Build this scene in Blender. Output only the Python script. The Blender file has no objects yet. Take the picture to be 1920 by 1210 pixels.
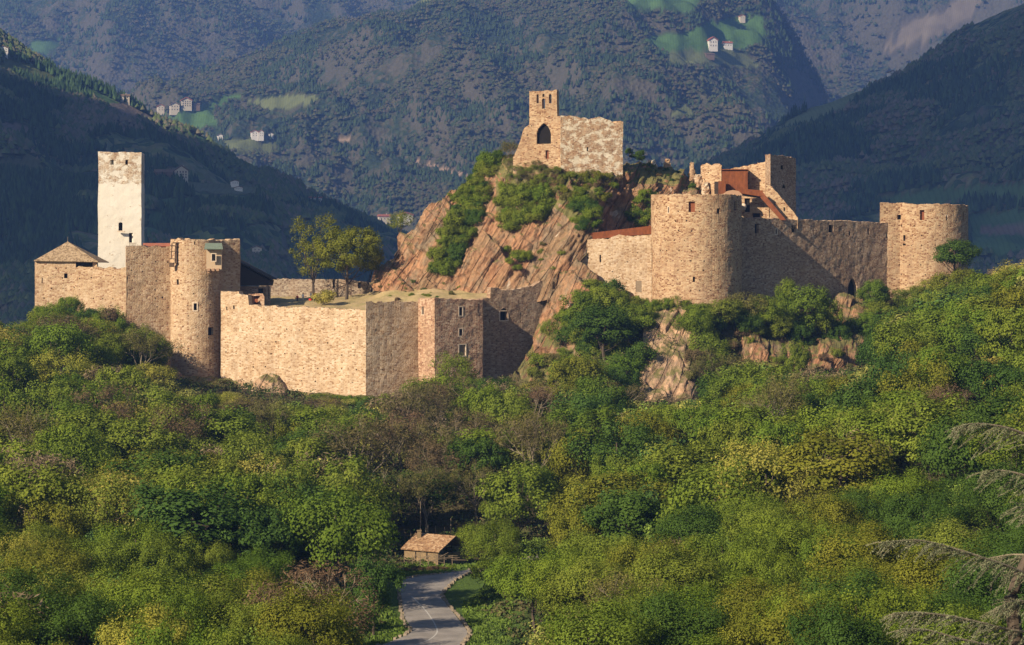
import bpy, math, random
import numpy as np
from mathutils import Vector

# ------------------------------------------------------------------ camera, light
SC = bpy.context.scene
F, HX, HY = 4200.0, 960.0, 520.0            # focal length in photo pixels, horizon row
cam = bpy.data.cameras.new("camera"); camo = bpy.data.objects.new("camera", cam)
SC.collection.objects.link(camo); SC.camera = camo
camo.location = (0, 0, 0); camo.rotation_euler = (math.radians(90), 0, 0)
cam.sensor_fit = 'HORIZONTAL'; cam.sensor_width = 36.0; cam.lens = 36.0 * F / 1920
cam.shift_y = -(605 - HY) / 1920
cam.clip_start = 1.0; cam.clip_end = 20000

SUN_AZ, SUN_EL = math.radians(47), math.radians(29)
to_sun = Vector((-math.sin(SUN_AZ) * math.cos(SUN_EL), -math.cos(SUN_AZ) * math.cos(SUN_EL), math.sin(SUN_EL)))
w = bpy.data.worlds.new("World"); SC.world = w; w.use_nodes = True
nt = w.node_tree; bg = nt.nodes['Background']
sky = nt.nodes.new('ShaderNodeTexSky'); sky.sky_type = 'NISHITA'; sky.sun_disc = False
sky.sun_elevation = SUN_EL; sky.sun_rotation = math.atan2(to_sun.x, to_sun.y)
nt.links.new(sky.outputs[0], bg.inputs[0]); bg.inputs[1].default_value = 0.052
sl = bpy.data.lights.new("sun", 'SUN'); sl.energy = 5.0; sl.angle = math.radians(0.5); sl.color = (1.0, 0.83, 0.60)
so = bpy.data.objects.new("sun", sl); SC.collection.objects.link(so)
so.rotation_euler = to_sun.to_track_quat('Z', 'Y').to_euler(); so.location = (-600, -500, 600)
SC.view_settings.view_transform = 'Standard'; SC.view_settings.look = 'None'
SC.view_settings.exposure = 0.82; SC.view_settings.gamma = 1.0
SC.render.engine = 'CYCLES'
SC.cycles.use_denoising = True
SC.cycles.max_bounces = 6; SC.cycles.transparent_max_bounces = 4; SC.cycles.volume_bounces = 1
SC.cycles.diffuse_bounces = 2

HAZE_D = 0.000115
# ------------------------------------------------------------------ utilities
C = SC.collection
RNG = np.random.default_rng(7)
random.seed(11)

def V(px, py, Y):
    return np.array([(px - HX) * Y / F, Y, (HY - py) * Y / F])
def X(px, Y): return (px - HX) * Y / F
def Zz(py, Y): return (HY - py) * Y / F

_perm = np.random.default_rng(3).permutation(256); _perm = np.concatenate([_perm, _perm, _perm])
_grad = np.random.default_rng(4).normal(size=(256, 3)); _grad /= np.linalg.norm(_grad, axis=1)[:, None]
def pn(x, y, z):
    x, y, z = np.broadcast_arrays(np.asarray(x, float), np.asarray(y, float), np.asarray(z, float))
    xi, yi, zi = np.floor(x).astype(int), np.floor(y).astype(int), np.floor(z).astype(int)
    fx, fy, fz = x - xi, y - yi, z - zi
    xi &= 255; yi &= 255; zi &= 255
    u, v, w_ = [t * t * t * (t * (t * 6 - 15) + 10) for t in (fx, fy, fz)]
    r = 0
    for dx in (0, 1):
        for dy in (0, 1):
            for dz in (0, 1):
                h = _perm[_perm[_perm[xi + dx] + yi + dy] + zi + dz]
                g = _grad[h]
                d = g[..., 0] * (fx - dx) + g[..., 1] * (fy - dy) + g[..., 2] * (fz - dz)
                r = r + d * (u if dx else 1 - u) * (v if dy else 1 - v) * (w_ if dz else 1 - w_)
    return r * 1.5
def fbm(x, y, z, o=4, lac=2.0, g=0.5):
    s, a = 0, 1.0
    for k in range(o):
        s = s + a * pn(x * lac ** k + 17.3 * k, y * lac ** k - 9.1 * k, z * lac ** k + 3.7 * k); a *= g
    return s
def ridged(x, y, z, o=4):
    s, a = 0, 1.0
    for k in range(o):
        s = s + a * (1 - 2 * np.abs(pn(x * 2 ** k + 5.1 * k, y * 2 ** k, z * 2 ** k + 8.3 * k))); a *= 0.5
    return s / 2

def mesh_np(name, verts, faces, mat=None, smooth=False, attrs=None, uv=None):
    """faces: (N,3) or (N,4) int array, or list of lists"""
    me = bpy.data.meshes.new(name)
    verts = np.asarray(verts, np.float32)
    if isinstance(faces, np.ndarray):
        k = faces.shape[1]; n = len(faces)
        me.vertices.add(len(verts)); me.vertices.foreach_set('co', verts.ravel())
        me.loops.add(n * k); me.loops.foreach_set('vertex_index', faces.astype(np.int32).ravel())
        me.polygons.add(n)
        me.polygons.foreach_set('loop_start', np.arange(0, n * k, k, dtype=np.int32))
        me.polygons.foreach_set('loop_total', np.full(n, k, np.int32))
        me.update(calc_edges=True)
    else:
        me.from_pydata([tuple(map(float, v)) for v in verts], [], faces); me.update()
    if smooth: me.polygons.foreach_set('use_smooth', np.ones(len(me.polygons), bool))
    if attrs:
        for an, (ty, data) in attrs.items():
            a = me.attributes.new(an, ty, 'POINT')
            a.data.foreach_set('color' if 'COLOR' in ty else 'value', np.asarray(data, np.float32).ravel())
    if uv is not None:
        l = me.uv_layers.new(name='UVMap')
        li = np.empty(len(me.loops), np.int32); me.loops.foreach_get('vertex_index', li)
        l.data.foreach_set('uv', np.asarray(uv, np.float32)[li].ravel())
    if mat is not None: me.materials.append(mat)
    return me
def link(name, me, parent=None, loc=None):
    o = bpy.data.objects.new(name, me); C.objects.link(o)
    if loc is not None: o.location = loc
    if parent is not None:
        o.parent = parent
        if loc is None: o.location = -Vector(parent.location)      # mesh data are in world metres
    return o
def tag(o, label=None, cat=None, group=None, kind=None):
    if label: o['label'] = label
    if cat: o['category'] = cat
    if group: o['group'] = group
    if kind: o['kind'] = kind
    return o
def thing(name, label, cat, loc=(0, 0, 0), group=None):
    o = bpy.data.objects.new(name, None); C.objects.link(o); o.location = tuple(float(c) for c in loc)
    o.empty_display_size = 0.5
    return tag(o, label, cat, group)

class MB:
    """collects simple shapes into one mesh"""
    def __init__(s): s.v = []; s.f = []
    def add(s, vs, fs):
        b = len(s.v); s.v += [tuple(map(float, v)) for v in vs]; s.f += [[i + b for i in f] for f in fs]; return s
    def box(s, c, sz, rz=0.0, ry=0.0):
        c = np.array(c, float); hx, hy, hz = [t / 2 for t in sz]; cr, sr = math.cos(rz), math.sin(rz)
        vs = []
        for sx, sy, sz_ in ((-1,-1,-1),(1,-1,-1),(1,1,-1),(-1,1,-1),(-1,-1,1),(1,-1,1),(1,1,1),(-1,1,1)):
            a, b, d = sx * hx, sy * hy, sz_ * hz
            a, d = a * math.cos(ry) + d * math.sin(ry), -a * math.sin(ry) + d * math.cos(ry)
            vs.append(c + np.array([a * cr - b * sr, a * sr + b * cr, d]))
        return s.add(vs, [[0,3,2,1],[4,5,6,7],[0,1,5,4],[1,2,6,5],[2,3,7,6],[3,0,4,7]])
    def tube(s, pts, rads, n=6, cap=True):
        pts = [np.array(p, float) for p in pts]; rings = []
        for i, p in enumerate(pts):
            d = pts[min(i + 1, len(pts) - 1)] - pts[max(i - 1, 0)]; d /= (np.linalg.norm(d) + 1e-9)
            a = np.cross(d, [0.31, 0.2, 0.93] if abs(d[2]) < .8 else [1, 0.1, 0]); a /= np.linalg.norm(a); b = np.cross(d, a)
            rings.append([p + rads[i] * (math.cos(t) * a + math.sin(t) * b) for t in np.arange(n) * 2 * math.pi / n])
        vs = [v for r in rings for v in r]; fs = []
        for i in range(len(pts) - 1):
            for k in range(n):
                fs.append([i*n+k, i*n+(k+1)%n, (i+1)*n+(k+1)%n, (i+1)*n+k])
        if cap: fs.append(list(range(n))[::-1]); fs.append([(len(pts)-1)*n+k for k in range(n)])
        return s.add(vs, fs)
    def prism(s, poly, off):
        """poly: 3-D polygon, off: extrusion vector"""
        poly = [np.array(p, float) for p in poly]; off = np.array(off, float); n = len(poly)
        return s.add(poly + [p + off for p in poly],
                     [list(range(n)), [n + i for i in range(n)][::-1]] + [[i, (i+1)%n + 0, (i+1)%n + n, i + n][::-1] for i in range(n)])
    def build(s, name, mat, parent=None, smooth=False, local=False):
        me = mesh_np(name, np.array(s.v), s.f, mat, smooth)
        o = link(name, me, parent)
        if local: o.location = (0, 0, 0)
        return o

# ------------------------------------------------------------------ materials
def newmat(name):
    m = bpy.data.materials.new(name); m.use_nodes = True
    n = m.node_tree.nodes; b = n['Principled BSDF']
    b.inputs['Roughness'].default_value = 0.9; b.inputs['Specular IOR Level'].default_value = 0.15
    return m, m.node_tree, b
def N(t, ty, **kw):
    n = t.nodes.new('ShaderNode' + ty)
    for k, v in kw.items():
        if k in n.inputs: n.inputs[k].default_value = v
        else: setattr(n, k, v)
    return n
def ramp(t, fac, stops, interp='LINEAR'):
    r = t.nodes.new('ShaderNodeValToRGB'); e = r.color_ramp.elements; r.color_ramp.interpolation = interp
    while len(e) > 1: e.remove(e[-1])
    e[0].position, e[0].color = stops[0][0], (*stops[0][1], 1)
    for p, c in stops[1:]:
        x = e.new(p); x.color = (*c, 1)
    t.links.new(fac, r.inputs[0]); return r.outputs[0]
def mix(t, fac, a, b, mode='MIX'):
    m = t.nodes.new('ShaderNodeMix'); m.data_type = 'RGBA'; m.blend_type = mode
    for s, v in ((0, fac), (6, a), (7, b)):
        if isinstance(v, (int, float)): m.inputs[s].default_value = v
        elif isinstance(v, tuple): m.inputs[s].default_value = (*v, 1)
        else: t.links.new(v, m.inputs[s])
    return m.outputs[2]
def math_(t, op, a, b=None, clamp=False):
    m = t.nodes.new('ShaderNodeMath'); m.operation = op; m.use_clamp = clamp
    for i, v in enumerate((a, b)):
        if v is None: continue
        if isinstance(v, (int, float)): m.inputs[i].default_value = v
        else: t.links.new(v, m.inputs[i])
    return m.outputs[0]
def mapping(t, src, scale=(1, 1, 1), rot=(0, 0, 0), loc=(0, 0, 0)):
    m = t.nodes.new('ShaderNodeMapping'); m.inputs['Scale'].default_value = scale; m.inputs['Rotation'].default_value = rot
    m.inputs['Location'].default_value = loc
    t.links.new(src, m.inputs[0]); return m.outputs[0]
def noise(t, vec, scale, detail=4, rough=0.55, dist=0.0):
    n = N(t, 'TexNoise', Scale=scale, Detail=detail, Roughness=rough, Distortion=dist)
    t.links.new(vec, n.inputs['Vector']); return n.outputs['Fac']
def bump(t, b, h, strength=0.5, dist=0.1):
    n = N(t, 'Bump', Strength=strength, Distance=dist); t.links.new(h, n.inputs['Height']); t.links.new(n.outputs[0], b.inputs['Normal'])

def ramp_bw2(t, fac, lo, hi):
    m = t.nodes.new('ShaderNodeMapRange'); m.inputs['From Min'].default_value = lo; m.inputs['From Max'].default_value = hi
    m.inputs['To Min'].default_value = -0.04; m.inputs['To Max'].default_value = 0.085
    t.links.new(fac, m.inputs[0]); return m.outputs[0]
def masonry(name, stones, mortar, plaster=None, pl_lo=0.55, pl_hi=0.62, sx=1.9, sy=4.0, stain=(0.30, 0.2, 0.13), stain_f=0.35, seed=0.0, zsolid=None):
    m, t, b = newmat(name); tc = t.nodes.new('ShaderNodeTexCoord'); uv = tc.outputs['UV']
    wob = noise(t, uv, 1.2, 3); 
    uvm = mapping(t, uv, (sx, sy, 1), loc=(seed, seed * 1.7, 0))
    addw = N(t, 'VectorMath', operation='ADD'); t.links.new(uvm, addw.inputs[0])
    cs = N(t, 'CombineXYZ'); t.links.new(math_(t, 'MULTIPLY', wob, 0.8), cs.inputs[1]); t.links.new(cs.outputs[0], addw.inputs[1])
    vo = N(t, 'TexVoronoi', voronoi_dimensions='2D', Scale=1.0, Randomness=0.85); t.links.new(addw.outputs[0], vo.inputs['Vector'])
    ve = N(t, 'TexVoronoi', voronoi_dimensions='2D', feature='DISTANCE_TO_EDGE', Scale=1.0, Randomness=0.85); t.links.new(addw.outputs[0], ve.inputs['Vector'])
    sep = N(t, 'SeparateColor'); t.links.new(vo.outputs['Color'], sep.inputs[0])
    stones = [tuple(max(0.03, m_ + (x - m_) * 1.55) for x, m_ in zip(s_, [sum(q[k] for q in stones) / len(stones) * 0.90 for k in range(3)])) for s_ in stones]
    n = len(stones); col = ramp(t, sep.outputs[0], [(i / n, c) for i, c in enumerate(stones)], 'CONSTANT')
    grain = noise(t, uvm, 5, 3)
    col = mix(t, 0.5, col, ramp(t, grain, [(0.3, (0.22, 0.22, 0.22)), (0.7, (0.75, 0.75, 0.75))]), 'SOFT_LIGHT')
    mf = ramp(t, ve.outputs['Distance'], [(0.02, (1, 1, 1)), (0.10, (0, 0, 0))])
    mb = N(t, 'RGBToBW'); t.links.new(mf, mb.inputs[0])
    patch = noise(t, mapping(t, uv, (1, 1.4, 1), loc=(seed, 0, 0)), 0.22, 6, 0.65)
    # mortar-rich, washed areas and bare areas
    mort_f = math_(t, 'MULTIPLY', mb.outputs[0], 0.85)
    col = mix(t, mort_f, col, mortar)
    wash = ramp(t, patch, [(0.42, (0, 0, 0)), (0.62, (1, 1, 1))]); wb = N(t, 'RGBToBW'); t.links.new(wash, wb.inputs[0])
    col = mix(t, math_(t, 'MULTIPLY', wb.outputs[0], 0.32), col, mortar)
    st = noise(t, mapping(t, uv, (1, 0.35, 1), loc=(seed + 5, 3, 0)), 0.35, 7, 0.75)
    sf = ramp(t, st, [(0.46, (0, 0, 0)), (0.64, (1, 1, 1))]); sb = N(t, 'RGBToBW'); t.links.new(sf, sb.inputs[0])
    col = mix(t, math_(t, 'MULTIPLY', sb.outputs[0], stain_f * 1.5), col, stain)
    if plaster:
        pn_ = noise(t, mapping(t, uv, (1, 1.3, 1), loc=(seed + 11, 2, 0)), 0.55, 9, 0.76)
        if zsolid:      # render coat survives below this height
            su = N(t, 'SeparateXYZ'); t.links.new(uv, su.inputs[0])
            pn_ = math_(t, 'ADD', pn_, ramp_bw2(t, su.outputs[1], zsolid[0], zsolid[1]))
        pf = ramp(t, pn_, [(pl_lo, (0, 0, 0)), (pl_hi, (1, 1, 1))]); pb = N(t, 'RGBToBW'); t.links.new(pf, pb.inputs[0])
        pc = mix(t, noise(t, uv, 2.5, 6, 0.7), plaster, tuple(c * 0.8 for c in plaster))
        col = mix(t, pb.outputs[0], col, pc)
    # overall tone wanders along the wall
    tone = noise(t, mapping(t, uv, (1, 1, 1), loc=(seed * 3, 7, 0)), 0.11, 4, 0.6)
    col = mix(t, 0.8, col, ramp(t, tone, [(0.3, (0.36, 0.34, 0.32)), (0.7, (0.62, 0.62, 0.62))]), 'SOFT_LIGHT')
    hs = N(t, 'HueSaturation', Hue=0.502, Saturation=0.97, Value=0.85); t.links.new(col, hs.inputs['Color'])
    t.links.new(hs.outputs[0], b.inputs['Base Color'])
    h = math_(t, 'ADD', math_(t, 'MULTIPLY', ve.outputs['Distance'], 1.2, True), math_(t, 'MULTIPLY', grain, 0.5))
    if plaster: h = math_(t, 'MULTIPLY', h, math_(t, 'SUBTRACT', 1.0, math_(t, 'MULTIPLY', pb.outputs[0], 0.85)))
    bump(t, b, h, 0.8, 0.10)
    return m
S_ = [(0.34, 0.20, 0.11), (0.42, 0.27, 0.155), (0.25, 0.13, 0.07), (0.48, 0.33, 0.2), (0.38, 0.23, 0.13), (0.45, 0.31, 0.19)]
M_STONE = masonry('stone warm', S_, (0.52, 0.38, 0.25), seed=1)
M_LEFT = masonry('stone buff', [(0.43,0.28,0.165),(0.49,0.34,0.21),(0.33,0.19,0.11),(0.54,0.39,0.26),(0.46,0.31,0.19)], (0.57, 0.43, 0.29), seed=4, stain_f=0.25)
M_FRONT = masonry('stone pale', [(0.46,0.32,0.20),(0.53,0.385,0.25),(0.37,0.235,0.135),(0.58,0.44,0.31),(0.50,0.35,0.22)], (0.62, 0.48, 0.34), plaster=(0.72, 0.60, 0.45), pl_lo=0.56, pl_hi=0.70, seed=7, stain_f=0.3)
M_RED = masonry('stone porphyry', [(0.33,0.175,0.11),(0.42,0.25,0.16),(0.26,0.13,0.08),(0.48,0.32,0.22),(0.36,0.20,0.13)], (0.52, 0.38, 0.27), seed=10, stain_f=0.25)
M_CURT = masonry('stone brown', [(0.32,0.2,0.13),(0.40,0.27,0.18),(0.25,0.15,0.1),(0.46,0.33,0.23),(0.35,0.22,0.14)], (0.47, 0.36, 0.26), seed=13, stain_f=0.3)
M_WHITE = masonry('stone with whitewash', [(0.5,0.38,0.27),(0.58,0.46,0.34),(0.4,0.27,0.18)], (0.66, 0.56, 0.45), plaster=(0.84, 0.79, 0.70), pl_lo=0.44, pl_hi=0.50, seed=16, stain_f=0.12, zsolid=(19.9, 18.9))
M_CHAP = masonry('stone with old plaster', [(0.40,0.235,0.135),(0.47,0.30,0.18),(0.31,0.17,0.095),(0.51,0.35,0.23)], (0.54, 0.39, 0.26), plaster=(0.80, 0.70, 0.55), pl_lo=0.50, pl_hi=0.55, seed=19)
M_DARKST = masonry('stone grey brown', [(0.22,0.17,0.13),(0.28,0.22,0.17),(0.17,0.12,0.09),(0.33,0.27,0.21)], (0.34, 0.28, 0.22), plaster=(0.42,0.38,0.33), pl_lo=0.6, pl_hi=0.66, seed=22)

def simple(name, col, rough=0.9, var=0.25, scale=1.5, metal=0.0, bmp=0.3, stretch=(1, 1, 1)):
    m, t, b = newmat(name); tc = t.nodes.new('ShaderNodeTexCoord'); v = mapping(t, tc.outputs['Object'], stretch)
    f = noise(t, v, scale, 6, 0.65)
    c = ramp(t, f, [(0.25, tuple(x * (1 - var) for x in col)), (0.75, tuple(min(1, x * (1 + var)) for x in col))])
    t.links.new(c, b.inputs['Base Color']); b.inputs['Roughness'].default_value = rough; b.inputs['Metallic'].default_value = metal
    if bmp: bump(t, b, f, bmp, 0.05)
    return m
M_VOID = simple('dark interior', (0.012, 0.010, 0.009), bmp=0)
M_WOOD = simple('weathered wood', (0.16, 0.105, 0.07), scale=6, stretch=(1, 1, 6))
M_RUST = simple('weathering steel', (0.16, 0.05, 0.018), rough=0.7, var=0.45, scale=2.2, stretch=(1, 1, 0.35))
M_RUSTD = simple('dark weathering steel', (0.16, 0.05, 0.02), rough=0.7, var=0.3, scale=1.5)
M_FRAME = simple('pale dressed stone', (0.58, 0.47, 0.36), scale=3)
M_PLAST = simple('white plaster', (0.78, 0.75, 0.70), var=0.06)
M_CREAM = simple('cream plaster', (0.62, 0.55, 0.44), var=0.08)
M_REDW = simple('red brown shutter', (0.20, 0.07, 0.035), var=0.2, scale=4)
M_TILER = simple('red roof tiles', (0.34, 0.12, 0.07), var=0.3, scale=1.2)
M_TILEB = simple('brown roof tiles', (0.20, 0.14, 0.10), var=0.25, scale=1.2)
M_COPPER = simple('green grey copper', (0.15, 0.19, 0.15), var=0.2)
M_DARKW = simple('dark old timber', (0.045, 0.035, 0.03), var=0.3, scale=3)
M_BARK = simple('bark', (0.075, 0.058, 0.045), var=0.4, scale=5, stretch=(1, 1, 0.3))
M_BARKP = simple('pale bark', (0.20, 0.165, 0.12), var=0.35, scale=5, stretch=(1, 1, 0.3))
M_POLE = simple('grey wood pole', (0.22, 0.17, 0.12), var=0.2, scale=4)

def shingle(name, cols, row=0.35):
    m, t, b = newmat(name); tc = t.nodes.new('ShaderNodeTexCoord')
    v = mapping(t, tc.outputs['UV'], (1 / 0.28, 1 / row, 1))
    vo = N(t, 'TexVoronoi', voronoi_dimensions='2D', Scale=1.0, Randomness=0.55); t.links.new(v, vo.inputs['Vector'])
    s = N(t, 'SeparateColor'); t.links.new(vo.outputs['Color'], s.inputs[0])
    c = ramp(t, s.outputs[0], [(i / len(cols), c_) for i, c_ in enumerate(cols)], 'CONSTANT')
    n_ = noise(t, tc.outputs['UV'], 0.7, 4)
    c = mix(t, 0.6, c, ramp(t, n_, [(0.3, (0.3, 0.3, 0.3)), (0.7, (0.75, 0.75, 0.75))]), 'SOFT_LIGHT')
    t.links.new(c, b.inputs['Base Color']); bump(t, b, vo.outputs['Distance'], 0.9, 0.12)
    return m
M_SHING = shingle('wood shingles', [(0.26,0.185,0.11),(0.33,0.24,0.15),(0.2,0.14,0.085),(0.38,0.28,0.18)])
M_HUTT = shingle('old clay tiles', [(0.26,0.155,0.085),(0.33,0.21,0.12),(0.2,0.115,0.065),(0.38,0.26,0.16),(0.28,0.175,0.1)], 0.3)

# ground / mountains -------------------------------------------------
def mountain_mat(name, decid, conif, fine=0.09, big=0.0045, rock=None):
    m, t, b = newmat(name); tc = t.nodes.new('ShaderNodeTexCoord'); o = tc.outputs['Object']
    patch = noise(t, o, big, 7, 0.62, 0.4); f2 = noise(t, o, fine, 3, 0.6)
    vo = N(t, 'TexVoronoi', Scale=0.11); t.links.new(o, vo.inputs['Vector'])
    s = N(t, 'SeparateColor'); t.links.new(vo.outputs['Color'], s.inputs[0])
    pf = math_(t, 'ADD', patch, math_(t, 'MULTIPLY', math_(t, 'SUBTRACT', s.outputs[0], 0.5), 0.22))
    c = ramp(t, pf, [(0.40, conif[0]), (0.48, conif[1]), (0.54, decid[0]), (0.66, decid[1])])
    c = mix(t, 0.7, c, ramp(t, f2, [(0.3, (0.30, 0.30, 0.30)), (0.7, (0.72, 0.72, 0.72))]), 'OVERLAY')
    if rock:
        g = N(t, 'NewGeometry'); sp = N(t, 'SeparateXYZ'); t.links.new(g.outputs['True Normal'], sp.inputs[0])
        rn = math_(t, 'ADD', sp.outputs[2], math_(t, 'MULTIPLY', math_(t, 'SUBTRACT', noise(t, o, 0.012, 5), 0.5), 0.6))
        rf = ramp(t, rn, [(0.50, (1, 1, 1)), (0.62, (0, 0, 0))]); rb = N(t, 'RGBToBW'); t.links.new(rf, rb.inputs[0])
        c = mix(t, math_(t, 'MULTIPLY', rb.outputs[0], 0.8), c, rock)
    at = N(t, 'Attribute', attribute_name='field'); 
    wv = N(t, 'TexWave', Scale=0.06, Distortion=1.0); wv.bands_direction = 'X'; t.links.new(o, wv.inputs['Vector'])
    fc = mix(t, 0.35, at.outputs['Color'], ramp(t, wv.outputs['Fac'], [(0.0, (0.3, 0.3, 0.3)), (0.4, (0.6, 0.6, 0.6))]), 'SOFT_LIGHT')
    fc = mix(t, 0.5, fc, ramp(t, noise(t, o, 0.03, 5), [(0.3, (0.3, 0.3, 0.3)), (0.7, (0.7, 0.7, 0.7))]), 'SOFT_LIGHT')
    c = mix(t, at.outputs['Alpha'], c, fc)
    t.links.new(c, b.inputs['Base Color'])
    h = math_(t, 'MULTIPLY', vo.outputs['Distance'], math_(t, 'SUBTRACT', 1.0, at.outputs['Alpha']))
    bump(t, b, math_(t, 'ADD', h, math_(t, 'MULTIPLY', f2, 0.5)), 1.0, 4.0)
    return m
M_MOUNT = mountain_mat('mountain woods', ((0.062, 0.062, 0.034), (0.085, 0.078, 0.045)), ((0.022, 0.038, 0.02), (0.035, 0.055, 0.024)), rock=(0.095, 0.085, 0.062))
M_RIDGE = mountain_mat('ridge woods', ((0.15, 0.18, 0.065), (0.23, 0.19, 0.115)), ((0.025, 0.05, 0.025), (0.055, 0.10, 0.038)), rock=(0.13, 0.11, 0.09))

def ground_mat():
    m, t, b = newmat('hillside ground'); tc = t.nodes.new('ShaderNodeTexCoord'); o = tc.outputs['Object']
    c = ramp(t, noise(t, o, 0.06, 7, 0.65), [(0.35, (0.05, 0.05, 0.02)), (0.5, (0.085, 0.07, 0.035)), (0.65, (0.075, 0.095, 0.025))])
    c = mix(t, 0.6, c, ramp(t, noise(t, o, 1.6, 5, 0.7), [(0.3, (0.3, 0.3, 0.3)), (0.7, (0.7, 0.7, 0.7))]), 'OVERLAY')
    at = N(t, 'Attribute', attribute_name='field')
    fc = mix(t, 0.7, at.outputs['Color'], ramp(t, noise(t, mapping(t, o, (1, 1, 0.3)), 2.0, 6, 0.7), [(0.3, (0.25, 0.25, 0.25)), (0.7, (0.75, 0.75, 0.75))]), 'OVERLAY')
    c = mix(t, at.outputs['Alpha'], c, fc)
    t.links.new(c, b.inputs['Base Color']); bump(t, b, noise(t, o, 2.0, 6, 0.7), 1.0, 0.4)
    return m
M_GROUND = ground_mat()

def court_mat():
    m, t, b = newmat('dry courtyard grass'); tc = t.nodes.new('ShaderNodeTexCoord'); o = tc.outputs['Object']
    c = ramp(t, noise(t, o, 0.22, 7, 0.7), [(0.35, (0.40, 0.30, 0.17)), (0.52, (0.34, 0.265, 0.135)), (0.66, (0.24, 0.21, 0.09)), (0.75, (0.40, 0.30, 0.19))])
    c = mix(t, 0.5, c, ramp(t, noise(t, o, 2.5, 5, 0.7), [(0.3, (0.3, 0.3, 0.3)), (0.7, (0.7, 0.7, 0.7))]), 'OVERLAY')
    t.links.new(c, b.inputs['Base Color']); bump(t, b, noise(t, o, 2.0, 5), 0.8, 0.2)
    return m
M_COURT = court_mat()

def rock_mat(name, cols, veg=(0.13, 0.125, 0.045), veg_lo=0.45, veg_hi=0.62, white=0.5, seed=0):
    m, t, b = newmat(name); tc = t.nodes.new('ShaderNodeTexCoord'); o = tc.outputs['Object']
    # strata lean: rotate about Y so that bands run up and to the right
    rot = mapping(t, o, (1, 1, 1), rot=(0, math.radians(-30), 0), loc=(seed, 0, 0))
    st = mapping(t, rot, (0.42, 0.07, 0.10))
    a = noise(t, st, 1.6, 8, 0.68, 0.6)
    c = ramp(t, a, [(0.30, cols[0]), (0.42, cols[1]), (0.52, cols[2]), (0.64, cols[3]), (0.75, cols[1])])
    big = noise(t, o, 0.10, 5, 0.6)
    c = mix(t, ramp_bw(t, big, 0.45, 0.62), c, mix(t, 0.5, c, cols[4]))
    lich = noise(t, mapping(t, rot, (0.3, 0.2, 0.14), loc=(9, 2, 1)), 1.0, 6, 0.7)
    c = mix(t, math_(t, 'MULTIPLY', ramp_bw(t, lich, 0.50, 0.60), 0.65), c, (0.20, 0.165, 0.115))
    fine = noise(t, mapping(t, rot, (1, 0.6, 0.55)), 1.6, 8, 0.72)
    c = mix(t, 0.75, c, ramp(t, fine, [(0.3, (0.25, 0.25, 0.25)), (0.7, (0.75, 0.75, 0.75))]), 'OVERLAY')
    wn = noise(t, mapping(t, rot, (0.5, 0.1, 0.16)), 1.1, 5, 0.6, 0.8)
    c = mix(t, math_(t, 'MULTIPLY', ramp_bw(t, wn, 0.64, 0.70), white), c, (0.72, 0.64, 0.54))
    vc = N(t, 'TexVoronoi', feature='DISTANCE_TO_EDGE', Scale=1.0); t.links.new(mapping(t, rot, (0.42, 0.02, 0.05)), vc.inputs['Vector'])
    v2 = N(t, 'TexVoronoi', feature='DISTANCE_TO_EDGE', Scale=1.0); t.links.new(mapping(t, rot, (0.5, 0.25, 0.28)), v2.inputs['Vector'])
    c = mix(t, math_(t, 'MULTIPLY', ramp_bw(t, math_(t, 'ADD', v2.outputs['Distance'], math_(t, 'MULTIPLY', fine, 0.08)), 0.08, 0.03), 0.35), c, tuple(x * 0.4 for x in cols[0]))
    crack = ramp_bw(t, math_(t, 'ADD', vc.outputs['Distance'], math_(t, 'MULTIPLY', fine, 0.06)), 0.07, 0.02)
    c = mix(t, math_(t, 'MULTIPLY', crack, 0.45), c, tuple(x * 0.45 for x in cols[0]))
    g = N(t, 'NewGeometry'); sp = N(t, 'SeparateXYZ'); t.links.new(g.outputs['Normal'], sp.inputs[0])
    at = N(t, 'Attribute', attribute_name='veg')
    vf = math_(t, 'ADD', sp.outputs[2], math_(t, 'MULTIPLY', math_(t, 'SUBTRACT', noise(t, o, 0.35, 6, 0.7), 0.5), 0.9))
    vf = math_(t, 'ADD', vf, math_(t, 'MULTIPLY', at.outputs['Fac'], 0.5))
    vcol = mix(t, noise(t, o, 0.9, 5, 0.7), (veg[0] * 0.6, veg[1] * 0.75, veg[2] * 0.7), (veg[0] * 1.7, veg[1] * 1.45, veg[2] * 1.6))
    c = mix(t, ramp_bw(t, vf, veg_lo + 0.3, veg_hi + 0.3), c, vcol)
    t.links.new(c, b.inputs['Base Color'])
    h = math_(t, 'ADD', math_(t, 'ADD', a, math_(t, 'MULTIPLY', fine, 0.4)), math_(t, 'MULTIPLY', crack, -0.5))
    bump(t, b, h, 1.0, 0.8)
    return m
def ramp_bw(t, fac, lo, hi):
    m = t.nodes.new('ShaderNodeMapRange'); m.inputs['From Min'].default_value = lo; m.inputs['From Max'].default_value = hi
    if isinstance(fac, (int, float)): m.inputs[0].default_value = fac
    else: t.links.new(fac, m.inputs[0])
    return m.outputs[0]
M_ROCK = rock_mat('porphyry rock', [(0.12, 0.055, 0.03), (0.27, 0.14, 0.078), (0.37, 0.20, 0.11), (0.22, 0.135, 0.088), (0.18, 0.15, 0.09)], white=0.45)
M_ROCK2 = rock_mat('pale fallen rock', [(0.2, 0.11, 0.065), (0.38, 0.24, 0.15), (0.46, 0.30, 0.19), (0.32, 0.22, 0.15), (0.3, 0.22, 0.15)], white=0.9, seed=40)

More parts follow.
